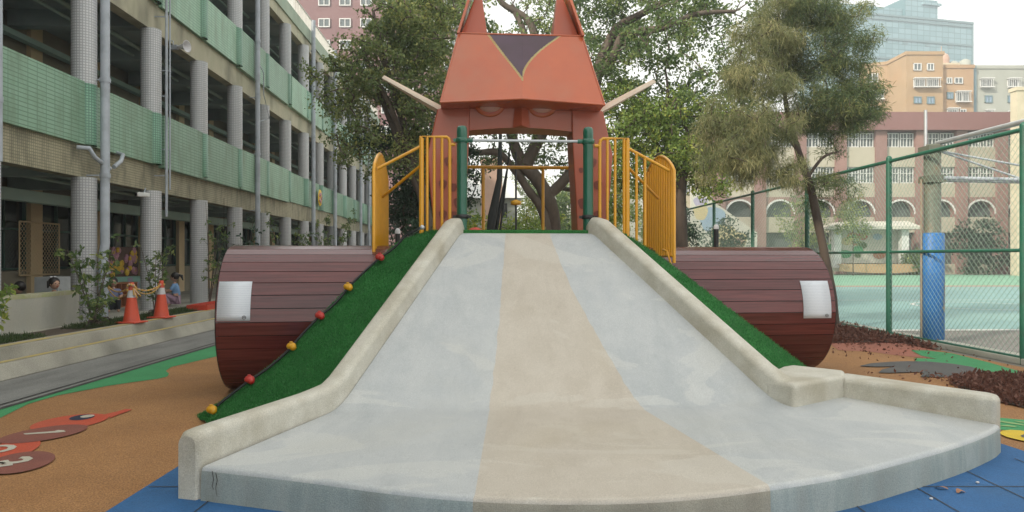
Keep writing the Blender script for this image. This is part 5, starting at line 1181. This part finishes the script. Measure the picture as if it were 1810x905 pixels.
# hedge and shrubs seen under the deck line, planting across the court
def bush(x, y, z, rx, ry, rz_, n, mat, seed, label, size=.09, nper=50, name='bush', cat='bush', stem=True, rad=.28):
    r_ = empty(name, (x, y, 0), 0, label, cat); C_ = clumps([(x,y,z,rx,ry,rz_)], n, seed, -.6)
    if stem: limbs('stem', [([(x,y,0),(x,y,z)], [.05,.03])], r_, (x,y,0), M['bark_dark'], C_, seed, .010, 3)
    leaves('foliage', M[mat], r_, C_, [rad]*len(C_), nper, size, (x,y,0), seed=seed); return r_
bush(-.95, 17, 1.6, .55, .7, 1.05, 60, 'leaf_bright', 41, 'bright green shrub by the left fox leg')
bush(.0, 19, 1.6, .95, .7, 1.0, 85, 'leaf_bright', 42, 'bright yellow-green shrub behind the orange disc pole')
bush(.85, 24, 2.2, .8, .7, 1.6, 60, 'leaf_bright', 43, 'tall yellow shrub behind the banyan trunk')
bush(-1.9, 15.6, 1.4, .5, .6, .95, 55, 'leaf_dark', 44, 'dark shrub behind the left yellow railing')
bush(5.9, 26, 1.8, .9, .8, 1.5, 60, 'leaf_dark', 45, 'dark shrub behind the fence left of the bollard light')
bush(17.0, 58, 2.3, 2.0, 1, 2.2, 60, 'leaf_dark', 47, 'dark tree-like shrub beside the mural wall', .2, 50, rad=.7)
for i, (x, z, rx, rz_, lb) in enumerate(((39.5,2.4,2.4,2.4,'dense green shrub in front of the brick school, right of the blue pad'), (44.0,1.4,2.4,1.3,'low clipped shrub before the brick school, near the right edge'), (34.5,1.0,1.2,1.0,'small shrub left of the blue pad, across the court'), (48.5,1.5,2.0,1.5,'low shrub at the far right of the court'))):
    bush(x, 62, z, rx, .9, rz_, 85, 'leaf_dark' if i < 2 else 'leaf_banyan', 50+i, lb, .22, 50, rad=.6)
bush(23.8, 60, 4.0, 2.0, 1.2, 3.0, 70, 'leaf_olive', 60, 'thin olive tree in front of the first arches', .2, 45, 'small_tree', 'tree', rad=.7)
bush(28.0, 60, 4.6, 1.2, 1.2, 2.0, 40, 'leaf_olive', 61, 'small olive tree beside the painted stage', .2, 45, 'small_tree', 'tree', rad=.6)
# far wall of trees closing the view behind the playground
for i, (x, y, z, rx, rz_, m_, lb) in enumerate(((-7.5,50,3.6,3.0,3.6,'leaf_dark','dark tree at the end of the school lane'), (3.5,44,3.4,2.6,3.2,'leaf_banyan','green tree far behind the right fox leg'), (9.5,52,3.6,3.2,3.6,'leaf_olive','olive tree far behind the yellow-green tree'), (-3.5,56,4,3,4,'leaf_banyan','green tree behind the low house'), (1.5,60,4.4,3,4.2,'leaf_olive','pale tree behind the banyan trunk'))):
    bush(x, y, z, rx, 1.5, rz_, 110, m_, 70+i, lb, .2, 55, 'background_tree', 'tree', rad=.7)
# shrubs in the planting bed
def sapling(b_, h, n, seed, label, spread=.35, mat='leaf_banyan', size=.075, nper=7, lean=0):
    x, y = b_; z = .34; g = random.Random(seed); r_ = empty('sapling', (x, y, z), 0, label, 'shrub', 'saplings in the planting bed'); tips = []; m = MB()
    for k in range(4 if h > .8 else 3):
        a_ = g.uniform(0, 6.28); hh = h*g.uniform(.7, 1); P = []
        for i in range(6): t = i/5; P.append((spread*t**1.3*math.cos(a_)+lean*t, spread*t**1.3*math.sin(a_), hh*t))
        m.tube(P, [.014*(1-.75*i/5) for i in range(6)], 5)
        for i in range(n):
            t = g.uniform(.25, 1); q = Vector(P[0]).lerp(Vector(P[-1]), t); q = Vector((spread*t**1.3*math.cos(a_)+lean*t, spread*t**1.3*math.sin(a_), hh*t)); e_ = q+Vector((g.uniform(-.16,.16), g.uniform(-.16,.16), g.uniform(-.02,.12)))
            m.tube([q, e_], [.005, .003], 3, cap=False); tips.append((e_.x+x, e_.y+y, e_.z+z))
    m.build('stem', M['bark'], r_); leaves('foliage', M[mat], r_, tips, [.06]*len(tips), nper, size, (x,y,z), seed=seed, droop=.4, aspect=.45)
sapling((-7.0, 12.2), 1.55, 15, 81, 'leafy sapling in front of the first column', .42, size=.10)
sapling((-6.95, 11.9), .55, 9, 82, 'low leafy shoots at the foot of the first sapling', .35, size=.09)
sapling((-6.98, 14.3), 1.5, 12, 83, 'thin sapling in front of the second column', .30, size=.09)
sapling((-7.12, 17.2), 2.5, 11, 84, 'tall thin sapling hanging over the third column', .35, size=.09, lean=.1)
sapling((-7.22, 9.95), .9, 9, 85, 'leafy shoots at the left edge of the picture', .28, 'leaf_bright', size=.11, lean=.05)
sapling((-7.15, 19.4), 2.4, 11, 86, 'tall leafy sapling between the third and fourth columns', .5, 'leaf_dark', size=.10)
sapling((-7.2, 23.5), 2.6, 22, 87, 'bushy sapling by the fifth columns, its top over the first beam', .9, 'leaf_banyan', size=.11)
sapling((-7.3, 29.5), 3.4, 34, 88, 'broad sapling under the round emblem', 1.1, 'leaf_banyan', size=.12)
# hanging planter on the third column
hp = empty('hanging_planter', (-7.25, 18.4, 1.25), 0, 'small white pot with trailing vines hanging beside the third column', 'planter')
m = MB(); m.lathe([(.05,0),(.09,.02),(.11,.14),(.10,.14),(.0,.12)], (0,0,0), 14); m.build('pot', M['cone_white'], hp); m = MB(); m.tube([(0,0,.12),(0,0,1.75)], .006, 4); m.build('cord', M['black_plastic'], hp)
C_ = [(hp.location.x+random.uniform(-.12,.12), hp.location.y+random.uniform(-.12,.12), 1.2+random.uniform(.1,.9)) for _ in range(26)]; leaves('foliage', M['leaf_dark'], hp, C_, [.07]*26, 9, .07, tuple(hp.location), seed=9)
# pile of the artificial turf
def pile(flank, n, seed):
    me = flank.data; g = np.random.default_rng(seed); P = []; V = np.array([v.co[:] for v in me.vertices]); ar = []; qs = []
    for p in me.polygons:
        if len(p.vertices) == 4: qs.append([V[i] for i in p.vertices]); ar.append(p.area if p.normal.z > .05 or p.area < .02 else p.area*.3)
    qs = np.array(qs); ar = np.array(ar); idx = g.choice(len(qs), n, p=ar/ar.sum()); u, v = g.random((n,1)), g.random((n,1)); q = qs[idx]
    P = (q[:,0]*(1-u)+q[:,1]*u)*(1-v)+(q[:,3]*(1-u)+q[:,2]*u)*v
    return P+np.array(mo)
tf = [o for o in mound.children if o.name.startswith('turf_flank')]
for i, o in enumerate(tf): leaves('turf_pile', M['turf_blade'], mound, pile(o, 60000 if i == 0 else 30000, 5+i), .001, 1, .026, tuple(mo), droop=-1.6, flat=1, narrow=.0045, seed=6+i)
# grass in the bed, mulch, fallen leaves
def scatter(name, mat, pts, size, kindm, zsp=.02, droop=0, aspect=.3, n_per=1, flat=1, seed=2, narrow=None, label=None, cat=None):
    o = leaves(name, M[mat], None, pts, [size*.8]*len(pts), n_per, size, (0,0,0), droop=droop, aspect=aspect, flat=flat, seed=seed, narrow=narrow); tag(o, label, cat, None, kindm); return o
gp = []
for k in range(9000):
    b_ = random.uniform(6.5, 24); a_ = random.uniform(-7.30, -6.74); 
    if math.sin(b_*2.1)+math.sin(b_*.9+1) > -1.2 or b_ < 10.5: gp.append((a_, b_, .35))
scatter('bed_grass', 'grass', gp, .055, 'stuff', droop=-1.8, aspect=.14, n_per=4, seed=5, label='short grass in the planting bed along the kerb', cat='grass')
# roots and dry soil heaps at the plants
for (b_, lb, w_) in ((12.35, 'heap of roots and dry soil at the foot of the first sapling', .5), (14.3, 'heap of roots and soil behind the farther cone', .38)):
    c_ = (-6.98, b_); m = MB(); m.ball((0,0,0), w_*.5, 16, sq=(.42,1,.30)); g = random.Random(int(b_))
    for k in range(30):
        a_ = g.uniform(0, 6.28); l_ = g.uniform(.15,.5)*w_; m.tube([(0,0,.12),(l_*.35*math.cos(a_),l_*math.sin(a_),.13),(l_*.5*math.cos(a_),l_*1.6*math.sin(a_),.03)], [.012,.008,.004], 4, cap=False)
    o = m.build('root_heap', M['soil_dark'], org=None); o.location = (*c_, .35); tag(o, lb, 'soil heap')
def inpoly(p, poly):
    c_ = False; n = len(poly)
    for i in range(n):
        (x1, y1), (x2, y2) = poly[i], poly[i-1]
        if (y1 > p[1]) != (y2 > p[1]) and p[0] < (x2-x1)*(p[1]-y1)/(y2-y1)+x1: c_ = not c_
    return c_
def chips(name, poly, n, size, hgt, seed, label):
    g = random.Random(seed); xs = [p[0] for p in poly]; ys = [p[1] for p in poly]; cx_, cy_ = sum(xs)/len(xs), sum(ys)/len(ys); pts = []
    while len(pts) < n:
        p = (g.uniform(min(xs), max(xs)), g.uniform(min(ys), max(ys)))
        if inpoly(p, poly) or (g.random() < .05): pts.append((*p, .02+g.random()*hgt))
    b_ = MB().sheet(poly, .024); bo = b_.build(name+'_bed', M['soil_dark']); bo['kind'] = 'structure'
    return scatter(name, 'mulch', pts, size, 'stuff', aspect=.45, n_per=1, flat=.5, seed=seed, droop=.0, label=label, cat='mulch')
poly1 = [Zr(*p) for p in [(60,150),(115,215),(480,212),(700,215),(880,255),(1000,280),(900,240),(700,190),(480,140),(300,85),(110,45)]]
chips('mulch_by_tree', poly1, 5200, .075, .05, 3, 'reddish brown wood mulch round the feathery tree')
poly2 = [Zr(*p) for p in [(1080,545),(1180,500),(1380,480),(1674,495),(1950,520),(2000,800),(1674,740),(1460,690),(1300,620)]]
chips('mulch_by_kerb', poly2, 6000, .06, .05, 4, 'reddish brown wood mulch behind the landing kerb')
g = random.Random(12)
lc = []
for k in range(170):
    u, v = g.uniform(120, 1600), g.uniform(215, 560); v = v if g.random() < .5 else g.uniform(215, 330)
    if Zr(u, v)[0] < 7.1+.0: lc.append((*Zr(u, v), .026))
scatter('loose_bark_chips', 'mulch', lc, .05, 'stuff', aspect=.5, flat=.02, seed=8, label='loose dark bark chips strewn over the coloured rubber', cat='mulch')
for (px, py, lb) in ((1664,868,'larger curled dry brown leaf on the blue tiles at the lower right'), (1697,874,'second curled dry brown leaf on the blue tiles, right of the larger one')):
    x, y = G(px, py); m = MB(); m.grid([[(-.05+.02*i, -.02+.02*abs(1-i*.5)*0, .004+.012*math.sin(i*.9)) for i in range(6)], [(-.05+.02*i, .028*math.sin(math.pi*i/5), .022*math.sin(math.pi*i/5)) for i in range(6)]])
    o = m.build('dry_leaf', M['leaf_dry']); o.location = (x, y, .017); o.scale = (.75,)*3; o.rotation_euler = (0, 0, g.uniform(0, 3)); tag(o, lb, 'leaf')
for i, (px, py) in enumerate(((1728,858), (1646,887), (1495,800))):
    x, y = G(px, py); m = MB(); m.ball((0,0,.006), .013, 7, sq=(1,.7,.6)); o = m.build('pebble', M['cone_white']); o.location = (x, y, .014 if i < 2 else .22); tag(o, ('white pebble on the blue tiles right of the dry leaves', 'white pebble on the blue tiles left of the dry leaves', 'pale pebble at the edge of the landing')[i], 'pebble')

# haze
hz = MB(); hz.box(-156, 186, -46, 336, -1, 84); hm = bpy.data.materials.new('haze'); hm.use_nodes = True; hn = hm.node_tree; hn.nodes.clear()
pv = hn.nodes.new('ShaderNodeVolumePrincipled'); pv.inputs['Color'].default_value = (.92,.96,1,1); pv.inputs['Density'].default_value = .0019; pv.inputs['Anisotropy'].default_value = .2
ho = hn.nodes.new('ShaderNodeOutputMaterial'); hn.links.new(pv.outputs[0], ho.inputs['Volume']); o = hz.build('haze', hm); o['kind'] = 'stuff'; o['label'] = 'thin pale haze in the air over the schoolyard'; o['category'] = 'haze'
